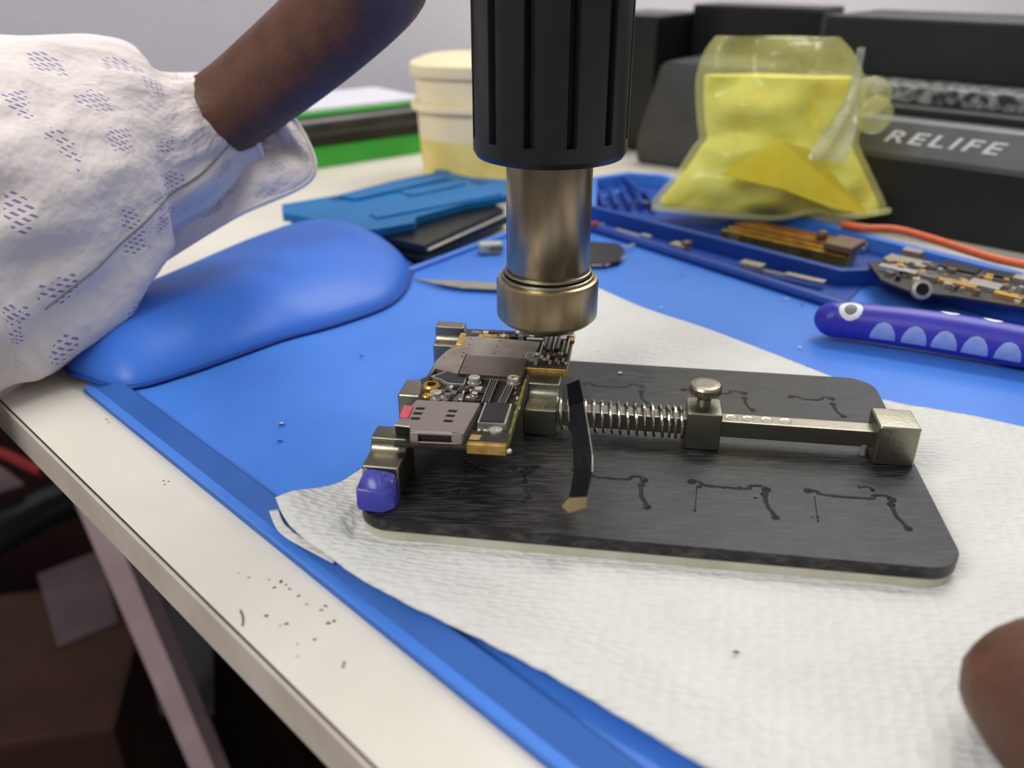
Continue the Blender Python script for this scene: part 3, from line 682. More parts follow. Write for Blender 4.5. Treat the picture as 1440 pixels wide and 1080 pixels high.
# handle with vent slots: sectors
bm = NB(); t = NB()
zs = [13.25, 13.3, 13.75, 14.2, 14.25, 21.0, 21.05, 23.5, 23.6, 40.0, 40.1]
NS = 144
def hr(z, k):
    r = 3.72 if z > 13.5 else (3.45 if z > 13.28 else 3.1)
    if z > 23.55: r = 3.3
    r0 = r
    ph = k % 12
    if 14.22 < z < 21.02 and ph in (0, 1): r0 = r - .5
    return r0
rings = []
lathe(bm, [(2.0, 13.25), (3.2, 13.22), (3.55, 13.32), (3.72, 13.6), (3.72, 14.25)], c, n=NS)
for z in (14.25, 21.0):
    rings.append([t.verts.new(c + Vector((hr(14.3, k) * math.cos(2 * math.pi * (k + .0) / NS + .2), hr(14.3, k) * math.sin(2 * math.pi * k / NS + .2), z))) for k in range(NS)])
for k in range(NS): t.faces.new((rings[0][k], rings[0][(k + 1) % NS], rings[1][(k + 1) % NS], rings[1][k]))
merge(bm, t)
lathe(bm, [(3.1, 14.25), (3.72, 14.25)], c, n=NS); lathe(bm, [(3.1, 21.0), (3.72, 21.0), (3.72, 23.3), (3.4, 23.7), (3.35, 38), (3.0, 39), (0, 39.2)], c, n=NS)
obj('handle', bm, m_plastic, gun, smooth=30)
bm = NB()
for k in range(12):
    a_ = 2 * math.pi * (k * 12 + 1.0) / NS + .2; ux, uy = math.cos(a_), math.sin(a_)
    fn = (lambda ux, uy: lambda a, b, z: c + Vector((ux * a - uy * b, uy * a + ux * b, z)))(ux, uy)
    box(bm, 3.0, 3.26, -.14, .14, 14.3, 20.9, 0, fn)
obj('vent_slots', bm, m_plastic2, gun)

# ================================================================== PEOPLE
def skin_body(chains, name):
    """chains: list of list of (Vector, radius), first point of chain 0 is root; others start at an index of joint dict"""
    me = bpy.data.meshes.new(name); verts = []; edges = []; rad = []
    for ch in chains:
        prev = None
        for item in ch:
            if isinstance(item, int): prev = item; continue
            verts.append(tuple(item[0] * S)); rad.append(item[1] * S); i = len(verts) - 1
            if prev is not None: edges.append((prev, i))
            prev = i
    me.from_pydata(verts, edges, []); o = bpy.data.objects.new(name, me); col.objects.link(o)
    md = o.modifiers.new('skin', 'SKIN'); md.use_smooth_shade = True
    sv = me.skin_vertices[0].data
    for i, r in enumerate(rad):
        rr_ = r if isinstance(r, tuple) else (r, r)
        sv[i].radius = rr_
    sv[0].use_root = True
    sb_ = o.modifiers.new('sub', 'SUBSURF'); sb_.levels = 2; sb_.render_levels = 2
    dg = bpy.context.evaluated_depsgraph_get(); dg.update()
    m2 = bpy.data.meshes.new_from_object(o.evaluated_get(dg)); bpy.data.objects.remove(o)
    bm = NB(); bm.from_mesh(m2); bpy.data.meshes.remove(m2)
    for v in bm.verts: v.co = v.co / S
    return bm
# --- person holding the gun : forearm leaves the cuff, hand grips the handle
per = thing('person', 'brown forearm in white printed sleeve reaching up to the hot air gun', 'person', W(-32, 45, 0))
wr = D(310, 165, 58); fa0 = D(190, 225, 56.5); wr2 = D(440, 60, 53)
palm = W(GX - 4.9, GY - .5, 27.5)
pts = [(fa0, 3.4), (wr, 3.0), (wr2, 3.2), (D(545, -40, 48), 3.3), (W(GX - 7.8, GY + .6, 26.2), 3.0), (palm, 2.9)]
ch = [pts]
fing = []
idx = 6
for k, (zf, r, reach) in enumerate(((24.3, .95, 250), (26.9, 1.0, 262), (29.5, .98, 258), (31.9, .85, 235))):
    c_ = [5]; R_ = 4.15 + r
    base_a = math.radians(196)
    for s_ in range(6):
        a_ = base_a + math.radians(reach - 40) * s_ / 5.0
        c_.append((W(GX + R_ * math.cos(a_), GY + R_ * math.sin(a_), zf + .15 * s_), r * (1.08 - .05 * s_)))
    ch.append(c_)
# thumb round the far side
ch.append([5, (W(GX - 4.6, GY + 1.8, 28.8), 1.25), (W(GX - 2.6, GY + 4.4, 30.2), 1.15), (W(GX + .6, GY + 4.9, 31.2), 1.0), (W(GX + 2.6, GY + 4.3, 31.8), .85)])
bm = skin_body(ch, 'tmp'); obj('forearm_and_hand', bm, m_skin, per, smooth=80)
# --- sleeve: tapered, wrinkled tube
cen = [(D(-330, 400, 43), 11.6), (D(-120, 320, 47), 10.4), (D(17, 275, 50), 9.3), (D(162, 212, 54), 6.9), (D(245, 198, 56), 4.75), (D(307, 172, 57.5), 3.35), (D(345, 160, 58), 2.9)]
CPt = smoothpath([v for v, r in cen], 14); CR = smoothpath([Vector((r, 0, 0)) for v, r in cen], 14)
NVs = 96
acc = [0]
for a_, b_ in zip(CPt, CPt[1:]): acc.append(acc[-1] + (b_ - a_).length)
viewd = (D(300, 250, 57) - W(0, 0, CAMH)).normalized()
def sleeve_pt(i, j, scale=1.0):
    p = CPt[i]; d = (CPt[min(i + 1, len(CPt) - 1)] - CPt[max(i - 1, 0)]).normalized()
    a = d.cross(viewd).normalized(); b = a.cross(d).normalized(); an = 2 * math.pi * j / NVs
    r = CR[i].x * scale
    s = acc[i]
    # sharp folds running diagonally plus soft undulation
    f1 = hn(s * .16 + j * .09, j * .02, 1.0, 1.0); f2 = hn(math.cos(an) * 3, math.sin(an) * 3, s * .12)
    f3 = hn(math.cos(an) * 6 + s * .15, math.sin(an) * 6, s * .3 + 5)
    r *= 1 + .06 * f1 + .1 * f2 + .05 * f3
    return p + a * math.cos(an) * r + b * math.sin(an) * r * .62
nU = len(CPt)
bm = grid_surface(lambda i, j: sleeve_pt(i, j), nU, NVs, lambda i, j: (acc[min(i, nU - 1)], j / NVs * 46), True)
o = obj('sleeve', bm, m_cloth, per, smooth=80, recalc=False); solidify(o, .18, -1); o['label'] = 'white cloth sleeve with small purple dashed print'
# seam and rolled hem
seam = smoothpath([P(0, 0, 0)] * 0 + [sleeve_pt(i, 66 - (nU - i) * .07, 1.0) for i in range(22, nU, 1)], 1)
bm = NB(); tube(bm, seam, .07, 6); obj('sleeve_seam', bm, m_seam, per, smooth=True)
hem = [sleeve_pt(nU - 1, j) for j in range(NVs)]; bm = NB(); tube(bm, hem + hem[:1], [.2 + .08 * hn(k * .5, 0) for k in range(NVs + 1)], 8, caps=False); obj('sleeve_hem', bm, m_cloth, per, smooth=True)
# hanging cuff flap behind/below the wrist, resting toward the wrist rest
fl_t = [D(382, 196, 60), D(398, 176, 60), D(413, 166, 60.5)]
topc = smoothpath([D(385, 165, 59), D(350, 185, 59), D(290, 235, 58.5), D(220, 300, 57.5), D(150, 370, 56), D(60, 440, 53)], 8)
botc = smoothpath([D(412, 166, 59.5), D(440, 246, 59.5), D(332, 302, 58.5), D(228, 366, 57), D(135, 432, 54.5), D(60, 480, 52)], 8)
nf = len(topc)
def flap(i, j):
    t = j / 14; p = topc[i].lerp(botc[i], t); return p + Vector((.05, -.6, .1)) * hn(i * .22, t * 2, 4) * 1.6 + Vector((0, -.35, 0)) * math.sin(t * 3.1)
bm = grid_surface(flap, nf, 15, lambda i, j: (i * .8, j * .6 + 20), False)
o = obj('cuff', bm, m_cloth, per, smooth=80); solidify(o, .3, 0)
bm = NB(); tube(bm, [flap(i, 14) for i in range(nf)], .22, 8); obj('cuff_hem', bm, m_cloth, per, smooth=True)

# --- second hand, lower right, near the lens
h2 = thing('person', 'blurred brown fingertip entering at the lower right corner over the towel', 'person', D(1560, 1100, 27))
f0 = D(1462, 935, 25.5)
pal = D(1780, 1330, 25)
chs = [[(pal, 3.4), (D(1690, 1230, 25), 2.9)]]
chs.append([1, (D(1610, 1140, 25.2), 2.6), (D(1540, 1050, 25.4), 2.75), (D(1490, 975, 25.5), 2.85), (D(1450, 882, 25.5), 2.9)])
chs.append([1, (D(1710, 1090, 26.5), 1.9), (D(1640, 990, 28), 1.8), (D(1600, 930, 29), 1.6)])
chs.append([1, (D(1800, 1120, 27.5), 1.8), (D(1750, 1010, 29), 1.7), (D(1720, 950, 30), 1.5)])
chs.append([1, (D(1860, 1180, 27.5), 1.6), (D(1850, 1090, 29), 1.45), (D(1830, 1040, 30), 1.3)])
chs.append([1, (D(1600, 1300, 23.5), 2.2), (D(1530, 1250, 23), 2.0), (D(1490, 1210, 22.5), 1.7)])
bm = skin_body(chs, 'tmp'); obj('hand', bm, m_skin, h2, smooth=80)

# ================================================================== CYAN JIG on BLACK DEVICE
dev = thing('black_tablet', 'flat black device with silver edge under the cyan plastic jig', 'device', P(560, 330, 0))
dq = [P(398, 318, .5), P(598, 362, .6), P(716, 305, .6), P(640, 262, .5)]
def quadpts(q, g=0.0):
    c_ = sum(q, Vector()) / len(q); return [((v.x - c_.x) * (1 - g) + c_.x, (v.y - c_.y) * (1 - g) + c_.y) for v in q]
bm = NB(); prism(bm, quadpts(dq), 0.0, 0.55, .1); obj('body', bm, m_blk, dev)
bm = NB(); a_, b_ = P(602, 352, .9), P(716, 300, .9); tube(bm, [a_, b_], .12, 8); obj('silver_trim', bm, m_silver, dev)
bm = NB(); prism(bm, quadpts(dq, .06), .55, 1.35, .1); obj('upper_shell', bm, m_blk, dev)
jig = thing('plastic_jig', 'cyan blue plastic repair jig lying on the black device', 'repair jig', P(560, 310, 1.4))
jp = [(396, 287), (475, 274), (552, 254), (608, 243), (613, 238), (632, 239), (633, 243), (662, 249), (716, 253), (716, 274), (652, 286), (585, 305), (582, 313), (530, 322), (512, 323), (498, 316), (482, 316), (420, 303), (397, 300)]
bm = NB(); prism(bm, [tuple(P(x, y, 2.1).xy) for x, y in jp], 1.4, 2.1, .08); jg = obj('jig_plate', bm, m_cyan, jig)
def jigrect(px, z0, z1, m, nm):
    bm = NB(); prism(bm, [tuple(P(x, y, z1).xy) for x, y in px], z0, z1, .03); obj(nm, bm, m, jg)
jigrect([(475, 275), (608, 247), (630, 250), (500, 279)], 2.1, 2.35, m_cyan, 'raised_rib')
jigrect([(560, 268), (640, 254), (655, 258), (580, 274)], 2.1, 2.25, m_cyan, 'raised_rib')
jigrect([(520, 300), (700, 268), (706, 272), (530, 306)], 2.1, 2.25, m_cyan, 'raised_rib')
for px in (((462, 278), (478, 275), (484, 281), (470, 284)), ((571, 274), (595, 271), (593, 274), (572, 278)), ((664, 253), (690, 256), (676, 260), (662, 258)), ((520, 271), (545, 266), (540, 268), (522, 273)), ((632, 251), (640, 252), (637, 255), (630, 254)), ((486, 275), (496, 275), (494, 279), (486, 278))):
    jigrect(px, 2.09, 2.12, m_cyand, 'cutout')

# ================================================================== GREEN CASE
gc_a = P(410, 243, -.5); gc_b = P(600, 214, -.5); dg_ = (gc_b - gc_a); dg_.z = 0; dg_.normalize(); ng = Vector((-dg_.y, dg_.x, 0))
def GF(a, b, z): return Vector((gc_a.x, gc_a.y, -.5)) + dg_ * a + ng * b + Vector((0, 0, z))
case = thing('green_tool_case', 'bright green case with rounded black rubber band behind the sleeve', 'case', GF(8, 6, 0))
bm = NB(); box(bm, -22, 20, 0, 14, 0.0, 2.4, .2, GF); obj('lower_body', bm, m_lime, case)
bm = NB(); box(bm, -22, 20, .4, 13.6, 2.4, 4.0, .1, GF); obj('middle_body', bm, m_rubber, case)
bm = NB(); tube(bm, [GF(-22.2, .5, 4.4), GF(20, .5, 4.6)], 1.25, 16); obj('rubber_band', bm, m_rubber, case, smooth=True)
bm = NB(); box(bm, -22, 20, .6, 14, 4.9, 6.1, .15, GF); obj('upper_body', bm, m_lime, case)
bm = NB(); box(bm, -21.5, 19.5, 1.4, 13.5, 6.1, 6.5, .1, GF); obj('lid', bm, m_whitep, case)

# ================================================================== TUB
tc_ = W(-2.3, 96, -.5)
tub = thing('plastic_tub', 'milky plastic tub with pale yellow contents behind the cyan jig', 'tub', tc_)
def sq(r, z, n=64, e=3.2):
    o_ = []
    for k in range(n):
        a_ = 2 * math.pi * k / n; cx, sy = math.cos(a_), math.sin(a_)
        kk = (abs(cx) ** e + abs(sy) ** e) ** (-1 / e); v = Vector((cx * kk * r, sy * kk * r, z)); v.rotate(Matrix.Rotation(math.radians(-8), 3, 'Z')); o_.append(tc_ + v)
    return o_
def loft(rings, cap0=True, cap1=True):
    bm = NB(); R_ = [[bm.verts.new(v) for v in r] for r in rings]; n = len(R_[0])
    for A_, B_ in zip(R_, R_[1:]):
        for k in range(n): bm.faces.new((A_[k], A_[(k + 1) % n], B_[(k + 1) % n], B_[k]))
    if cap0: bm.faces.new(R_[0][::-1])
    if cap1: bm.faces.new(R_[-1])
    return bm
obj('filled_base', loft([sq(6.7, 0), sq(7.0, .3), sq(7.25, 5.4)]), m_tuby, tub, smooth=40)
obj('tub_wall', loft([sq(7.26, 5.4), sq(7.5, 11.6)], False, False), m_tubw, tub, smooth=40)
obj('tub_rim', loft([sq(7.5, 8.3), sq(7.95, 8.35), sq(7.95, 8.9), sq(7.5, 9.0)], False, False), m_tubw, tub, smooth=40)
obj('lid', loft([sq(7.9, 11.6), sq(7.95, 11.7), sq(7.9, 12.7), sq(7.3, 12.9)]), m_tubw, tub, smooth=40)

# ================================================================== YELLOW BAG
bx0 = P(918, 298, 1.3); bx1 = P(1242, 308, 1.3); bax = (bx1 - bx0).normalized(); bay = Vector((-bax.y, bax.x, 0))
bag = thing('plastic_bag', 'crumpled see-through plastic bag of yellow foam standing on the blue tray', 'bag', (bx0 + bx1) / 2)
# profile at heights: (z above base, left px, right px, half thickness)
prof = [(0, 0.2, 20.4, 2.2), (.5, -.1, 20.6, 2.9), (1.4, .5, 20.2, 3.4), (3.4, 2.0, 18.9, 3.3), (5.4, 3.1, 17.6, 2.9), (6.2, 3.6, 17.2, 2.6), (7.2, 3.4, 17.2, 2.4), (9.6, 3.0, 17.2, 2.2), (11.5, 2.9, 16.8, 1.8), (13.4, 3.4, 15.6, 1.0), (14.6, 4.2, 14.3, .25)]
def bagrings(sh, th, nz_amp, n=72, ztop=99):
    rs = []; pr = [p for p in prof if p[0] <= ztop]
    zz = smoothpath([Vector((p[0], p[1], p[2])) for p in pr], 4); tt = smoothpath([Vector((p[3], 0, 0)) for p in pr], 4)
    for v, t_ in zip(zz, tt):
        z, a0, a1 = v; a0 += sh; a1 -= sh; m_ = (a0 + a1) / 2; hw = (a1 - a0) / 2; h_ = max(.12, t_.x - th); ring = []
        for k in range(n):
            an = 2 * math.pi * k / n; cx, sy = math.cos(an), math.sin(an)
            e = 1.5
            x_ = m_ + hw * math.copysign(abs(cx) ** .8, cx); y_ = h_ * math.copysign(abs(sy) ** e, sy)
            # creases
            y_ += nz_amp * (hn(x_ * .35, z * .5, 2 + (sy > 0) * 5) * .9 + .5 * abs(hn(x_ * .8 + z * .5, z * .35, 9))) * abs(sy)
            zz_ = z + (.35 * hn(x_ * .3, 0, 3) if z < .4 and False else 0)
            ring.append(bx0 + bax * x_ + bay * (y_ + 1.8) + Vector((0, 0, zz_)))
        rs.append(ring)
    return rs
obj('yellow_contents', loft(bagrings(.7, .5, .9, ztop=12)), m_foamy, bag, smooth=60)
obj('bag_film', loft(bagrings(0, 0, 1.8)), m_film, bag, smooth=70)
# triangular folded sheet visible inside the middle
def BG(a, b, z): return bx0 + bax * a + bay * b + Vector((0, 0, z))
m_fold = M('deeper_yellow_sheet', (255, 238, 66), 0.35, c2=(250, 228, 56), nscale=.4, coat=.4)
fp_ = [BG(5.3, -1.9, 3.9), BG(9.8, -2.0, 6.9), BG(12.6, -2.1, 6.2), BG(18.0, -1.9, .9), BG(15.0, -2.3, 1.4), BG(10.5, -2.6, 3.0)]
bm = NB(); fv = [bm.verts.new(v) for v in fp_]; bm.faces.new(fv); o = obj('folded_sheet', bm, m_fold, bag); solidify(o, .12, 0)
# rounded tied ear at right and pale strip standing for the crease's white highlights
bm = NB(); ball(bm, BG(17.7, .3, 8.7), 1.05, (1.5, .6, 1.5), 3, .02); ball(bm, BG(17.2, .5, 10.2), 1.1, (1.6, .6, 1.4), 3, .02); obj('bag_ear', bm, m_film, bag, smooth=True)
strip_l = smoothpath([BG(15.2, -.6, 14), BG(14.6, -1.2, 10.5), BG(13.2, -2.6, 7.6), BG(12.2, -2.9, 5.6)], 5); strip_r = smoothpath([BG(16.0, .2, 14), BG(16.2, -.1, 10.5), BG(16.0, -.8, 7.6), BG(15.4, -1.9, 5.2)], 5)
bm = grid_surface(lambda i, j: strip_l[i].lerp(strip_r[i], j / 6) + Vector((0, -.35, 0)) * math.sin(j * 1.6 + i * .4), len(strip_l), 7); obj('crease_highlight', bm, m_film_highlight, bag, smooth=70)
bm = NB()
tube(bm, smoothpath([BG(-.1, .2, .3), BG(5, -.9, .25), BG(10.5, -1.1, .1), BG(13.8, -1.3, .9), BG(16, -1.0, .3), BG(20.5, .6, .6)], 6), .28, 8); obj('bottom_seam', bm, m_film, bag, smooth=True)

# ================================================================== MACHINE with lettering
ra = Vector((31.0, 80.5, -.5)); rb = Vector((46.5, 66.5, -.5)); rd = (rb - ra).normalized(); rn = Vector((-rd.y, rd.x, 0))
def RF(a, b, z): return ra + rd * a + rn * b + Vector((0, 0, z))
rel = thing('fume_extractor_machine', 'large black machine box with grey lettered front strip right of the bag', 'machine', RF(8, 8, 0))
bm = NB(); box(bm, -9, 34, 0, 26, 0, 6.6, .35, RF, 3); obj('body', bm, m_rel, rel)
t = NB(); prof_ = [(-.1, 6.2), (-.25, 6.7), (.9, 9.3), (1.4, 9.5), (3, 9.5), (3, 6.2)]
A_ = [t.verts.new(RF(-8.6, b, z)) for b, z in prof_]; B_ = [t.verts.new(RF(34, b, z)) for b, z in prof_]
t.faces.new(A_); t.faces.new(B_[::-1])
for i in range(6): t.faces.new((A_[i], A_[(i + 1) % 6], B_[(i + 1) % 6], B_[i]))
bm = NB(); merge(bm, t); strip = obj('front_strip', bm, m_relg, rel)
bm = NB(); box(bm, -9, 34, 3, 26, 6.5, 10.2, .2, RF); obj('recess', bm, m_rel, rel)
bm = NB(); box(bm, -9.5, 34, 6, 26, 10.2, 11.6, .3, RF); obj('top_tray', bm, m_relt, rel)
bm = NB(); box(bm, -9.5, 34, 12, 26, 11.6, 17, .3, RF); obj('rear_housing', bm, m_rel, rel)
cu = bpy.data.curves.new('txt', 'FONT'); cu.body = 'RELIFE'; cu.size = 1.0; cu.extrude = .02; cu.shear = .35; cu.space_character = 1.25; cu.offset = .015
to = bpy.data.objects.new('txt', cu); col.objects.link(to); dg = bpy.context.evaluated_depsgraph_get(); dg.update()
tm = bpy.data.meshes.new_from_object(to.evaluated_get(dg)); bpy.data.objects.remove(to)
bm = NB(); bm.from_mesh(tm)
xs = [v.co.x for v in bm.verts]; x0_, x1_ = min(xs), max(xs); hgt = max(v.co.y for v in bm.verts)
upv = (RF(0, .9, 9.3) - RF(0, -.25, 6.7)); nrm = rd.cross(upv).normalized()
for v in bm.verts:
    a_ = 2.7 + (v.co.x - x0_) / (x1_ - x0_) * 10.0; h_ = .36 + v.co.y / hgt * .36
    v.co = RF(a_, -.25, 6.7) + upv * h_ + nrm * (v.co.z + .03)
obj('lettering', bm, m_letter, strip)
# dark grey device left of the bag
gd = thing('grey_power_unit', 'dark grey rounded device standing behind the tray left of the bag', 'device', P(930, 235, -.5))
g0_ = P(893, 229, -.5); g1_ = P(985, 243, -.5); gdd = (g1_ - g0_).normalized(); gn = Vector((-gdd.y, gdd.x, 0))
def G2(a, b, z): return g0_ + gdd * a + gn * b + Vector((0, 0, z))
t = NB(); lo = [G2(0, 0, 0), G2(14, 0, 0), G2(14, 14, 0), G2(0, 14, 0)]; mi_ = [G2(-.1, -.2, 2.8), G2(14, -.2, 2.8), G2(14, 14, 2.8), G2(-.1, 14, 2.8)]; hi = [G2(1.9, 1.2, 11.5), G2(14, 1.2, 11.5), G2(14, 13, 11.5), G2(1.9, 13, 11.5)]
L_ = [[t.verts.new(v) for v in r] for r in (lo, mi_, hi)]
t.faces.new(L_[0][::-1]); t.faces.new(L_[2])
for A_, B_ in zip(L_, L_[1:]):
    for i in range(4): t.faces.new((A_[i], A_[(i + 1) % 4], B_[(i + 1) % 4], B_[i]))
bmesh.ops.recalc_face_normals(t, faces=t.faces); bmesh.ops.bevel(t, geom=list(t.edges), offset=.4, segments=3, affect='EDGES')
bm = NB(); merge(bm, t); obj('housing', bm, m_darkgrey, gd, smooth=40)
bk = W(0, 0, 0)
bm = NB(); box(bm, -1.5, 15, 14.6, 22, 0, 17, .4, G2); obj('rear_panel', bm, m_blk, gd)
bm = NB(); box(bm, -10, -1.6, 6, 18, -.0, 16, .4, G2)
tag(obj('black_speaker', bm, m_blk, origin=G2(-5, 12, 0)), 'plain black box standing behind the gun handle on the bench', 'box')

# ================================================================== TOOTHBRUSH
th0 = P(1150, 452, 1.1); th1 = P(1500, 520, 1.5)
tb = thing('toothbrush', 'violet blue toothbrush handle with white ring and pale scalloped grips on mat', 'toothbrush', P(1290, 485, 0))
tA = P(1153, 452, 1.25); tB = P(1185, 450, 1.25); tC = P(1300, 464, 1.35); tD = P(1440, 488, 1.3); tE = P(1640, 528, 1.1)
sp = smoothpath([tA, tB, tC, tD, tE], 10); rad_ = []
for i, v in enumerate(sp):
    d_ = (v - tA).length; r_ = 1.12 * min(1, math.sqrt(max(0.0, 1 - (1 - min(1, d_ / 1.1)) ** 2)) * .98 + .02); r_ *= (1.0 + .12 * math.sin(min(1, d_ / 16) * math.pi)); rad_.append(r_ if d_ < 18 else r_ * .9)
bm = NB(); tube(bm, sp, rad_, 28); obj('handle', bm, m_brush, tb, smooth=60)
# normal direction toward camera-up
def onbrush(px, py, z=1.3): return P(px, py, z)
axd = (tD - tB).normalized(); side = axd.cross(Vector((0, 0, 1))).normalized()   # points toward camera-right/front
if side.y > 0: side = -side
def brushpt(s, ang, lift=0.0):
    """s distance from tip, ang: 0 = top, 90 = front side"""
    i = min(range(len(sp)), key=lambda k: abs((sp[k] - tA).length - s)); c_ = sp[i]; r_ = rad_[i] + lift
    return c_ + Vector((0, 0, 1)) * math.cos(math.radians(ang)) * r_ + side * math.sin(math.radians(ang)) * r_
def patch(name, s0_, ang0, hs, ha, m, half=False, lift=.03, par=tb):
    # dome-shaped patch lying on the handle surface
    bm = NB(); rows = []
    for ri in range(6):
        k = ri / 5; row = []
        for j in range(25):
            a_ = (math.pi * j / 24) if half else (2 * math.pi * j / 24)
            s_ = s0_ + hs * k * math.cos(a_); g_ = ang0 - ha * k * math.sin(a_)
            i = 0; d_ = s_
            # interpolate along axis
            base_ = tA + (sp[-1] - tA).normalized() * 0
            idxs = [(sp[q] - tA).length for q in range(len(sp))]
            q = max(q for q in range(len(sp)) if idxs[q] <= d_ + 1e-9) if d_ > 0 else 0; q = min(q, len(sp) - 2)
            f_ = (d_ - idxs[q]) / (idxs[q + 1] - idxs[q]); c_ = sp[q].lerp(sp[q + 1], f_); r_ = rad_[q] * (1 - f_) + rad_[q + 1] * f_ + lift * (1 if k < .95 else -1)
            row.append(bm.verts.new(c_ + Vector((0, 0, 1)) * math.cos(math.radians(g_)) * r_ + side * math.sin(math.radians(g_)) * r_))
        rows.append(row)
    for A_, B_ in zip(rows, rows[1:]):
        for j in range(24):
            try: bm.faces.new((A_[j], A_[j + 1], B_[j + 1], B_[j]))
            except ValueError: pass
    bmesh.ops.remove_doubles(bm, verts=bm.verts, dist=1e-4)
    return obj(name, bm, m, par, smooth=60)
sgr = [(P(x, y, 1.2) - tA).length for x, y in ((1233, 480), (1278, 489), (1322, 497), (1369, 502), (1418, 507))]
for s_ in sgr + [sgr[-1] + 2.1, sgr[-1] + 4.2]:
    patch('scalloped_grip', s_, 118, .78, 62, m_grip, True)
for s_ in (7.3, 9.6, 12.0): patch('scalloped_grip', s_, -25, .6, 30, m_ring)
rg = patch('white_ring', 1.9, 32, .72, 42, m_ring); patch('ring_hole', 1.9, 32, .4, 23, m_grey, lift=.06)

# ================================================================== SMALL THINGS ON THE MAT
def chunk(name, x, y, z, parts, label, cat, rot=0.0, group=None):
    c_ = P(x, y, z); t_ = thing(name, label, cat, c_, group)
    for nm, a0, a1, b0, b1, z0, z1, m in parts:
        bm = NB(); box(bm, a0, a1, b0, b1, z0, z1, .05, rot_fn(c_, rot)); obj(nm, bm, m, t_)
    return t_
chunk('metal_connector', 690, 354, 0, [('shell', -.9, .9, -.55, .55, 0, .75, m_foam), ('tab', -1.0, -.5, -.7, .4, .15, .5, m_silver), ('pin_row', -.2, .95, -.62, -.5, .2, .6, m_grey)], 'small beige metal connector lying left of the nozzle on mat', 'connector', .2)
chunk('metal_connector', 955, 356, 0, [('shell', -.7, .7, -.5, .5, 0, .8, m_steel), ('tab', .2, .8, -.2, .6, .6, 1.05, m_brown), ('pin_row', -.8, -.3, -.6, .2, 0, .4, m_silver)], 'small square metal connector leaning on the mat ridge below the bag', 'connector', -.8)
chunk('camera_flex', 1058, 384, 0, [('camera_block', -1.0, .8, -.45, .5, .2, .8, m_steel), ('flex_strip', .8, 4.4, -.25, .3, .35, .45, m_grey), ('end_plate', 2.6, 5.6, -.3, .35, .4, .6, m_steel)], 'grey flex cable with small metal block lying along the mat ridge', 'flex cable', -.68)
chunk('flex_connector', 908, 338, 0.1, [('plug', -.5, .5, -.25, .25, .25, .5, m_silver), ('flex_strip', -3.4, -.5, -.3, .2, .2, .3, m_steel)], 'thin flex connector lying in the groove right of the nozzle', 'connector', -.85)
dc = P(865, 352, 0.02); dk = thing('camera_module', 'flat black module with frayed silver edge right of the nozzle', 'component', dc)
bm = NB(); prism(bm, [tuple(P(x, y, .35).xy) for x, y in ((822, 338), (870, 342), (878, 352), (872, 366), (850, 371), (822, 370))], .02, .35, .04); obj('body', bm, m_chip, dk)
bm = NB(); tube(bm, smoothpath([P(824, 372, .2), P(850, 373, .2), P(862, 369, .2), P(879, 361, .25)], 4), .1, 6); obj('silver_edge', bm, m_silver, dk)
bm = NB(); tube(bm, [P(876, 348, .3), P(892, 344, .3)], .11, 6); obj('silver_tab', bm, m_silver, dk)
chunk('red_wire_end', 836, 318, .5, [('insulation', -.25, .25, -.2, .2, 0, .4, M('red_plastic', (205, 66, 50), .4)), ('wire_core', .2, .9, -.06, .06, .1, .25, m_silver)], 'tiny red wire end beside the nozzle on the tray ridge', 'wire', .1)
tw = thing('tweezers', 'pointed steel tweezer arm lying flat behind the nozzle on the mat', 'tweezers', P(640, 398, 0))
lp = [(582, 391), (610, 393.5), (650, 394.5), (712, 399), (712, 406), (660, 404), (625, 399.5), (600, 395)]
bm = NB(); prism(bm, [tuple(P(x, y, .14).xy) for x, y in lp], .03, .14, .02); obj('arm', bm, m_steel, tw)
bm = NB(); prism(bm, [tuple(P(x, y + 1.5, .3).xy) for x, y in ((600, 394), (640, 395.5), (712, 401), (712, 405), (650, 402))], .16, .28, .02); obj('arm', bm, m_steel, tw)
for x, y in ((577, 370), (396, 595), (393, 620), (508, 500), (505, 660), (930, 432), (1106, 420), (1128, 428), (1125, 488), (960, 386), (1135, 515), (395, 597)):
    c_ = P(x, y, 0.03); bm = NB(); ball(bm, c_, random.uniform(.07, .13), (1.3, 1, .4), 1, .3)
    tag(obj('dust_speck', bm, random.choice([m_dust, m_matd]), origin=c_), 'tiny speck of debris on the blue mat', 'debris', 'specks of debris on the blue mat')

# ================================================================== THINGS IN THE PARTS TRAY
hs0 = P(1012, 327, .9); hs1 = P(1200, 368, .9); hd = (hs1 - hs0).normalized(); hn_ = Vector((-hd.y, hd.x, 0)); HL = (hs1 - hs0).length
def HF(a, b, z): return Vector((hs0.x, hs0.y, 0)) + hd * a + hn_ * b + Vector((0, 0, z))
ribs = thing('metal_strip_stack', 'stack of brass and copper strips lying in the tray under the yellow bag', 'metal strips', HF(HL / 2, 1, .1))
for k, (b_, z_, m_) in enumerate(((-.3, 1.35, m_brass), (.35, 1.5, m_brass), (1.0, 1.6, m_copper), (1.65, 1.6, m_brass), (2.3, 1.55, m_copper), (2.95, 1.5, m_copper), (3.6, 1.4, m_brass))):
    bm = NB(); box(bm, .4 + .2 * k, HL - .3 - .15 * k, b_ - .24, b_ + .24, .1, z_, .1, HF); obj('metal_strip', bm, m_, ribs)
bm = NB(); box(bm, 1.2, 2.2, -.75, -.5, .5, 1.5, .08, HF); obj('solder_tab', bm, m_gold, ribs)
bm = NB(); box(bm, HL - 2.4, HL - .2, -.3, 2.6, 1.5, 2.0, .1, HF); obj('end_clip', bm, m_brown, ribs)
bm = NB(); ball(bm, HF(HL * .7, 1.8, 1.9), .5, (1, .8, .9), 2, .1); obj('solder_blob', bm, m_brown, ribs, smooth=True)
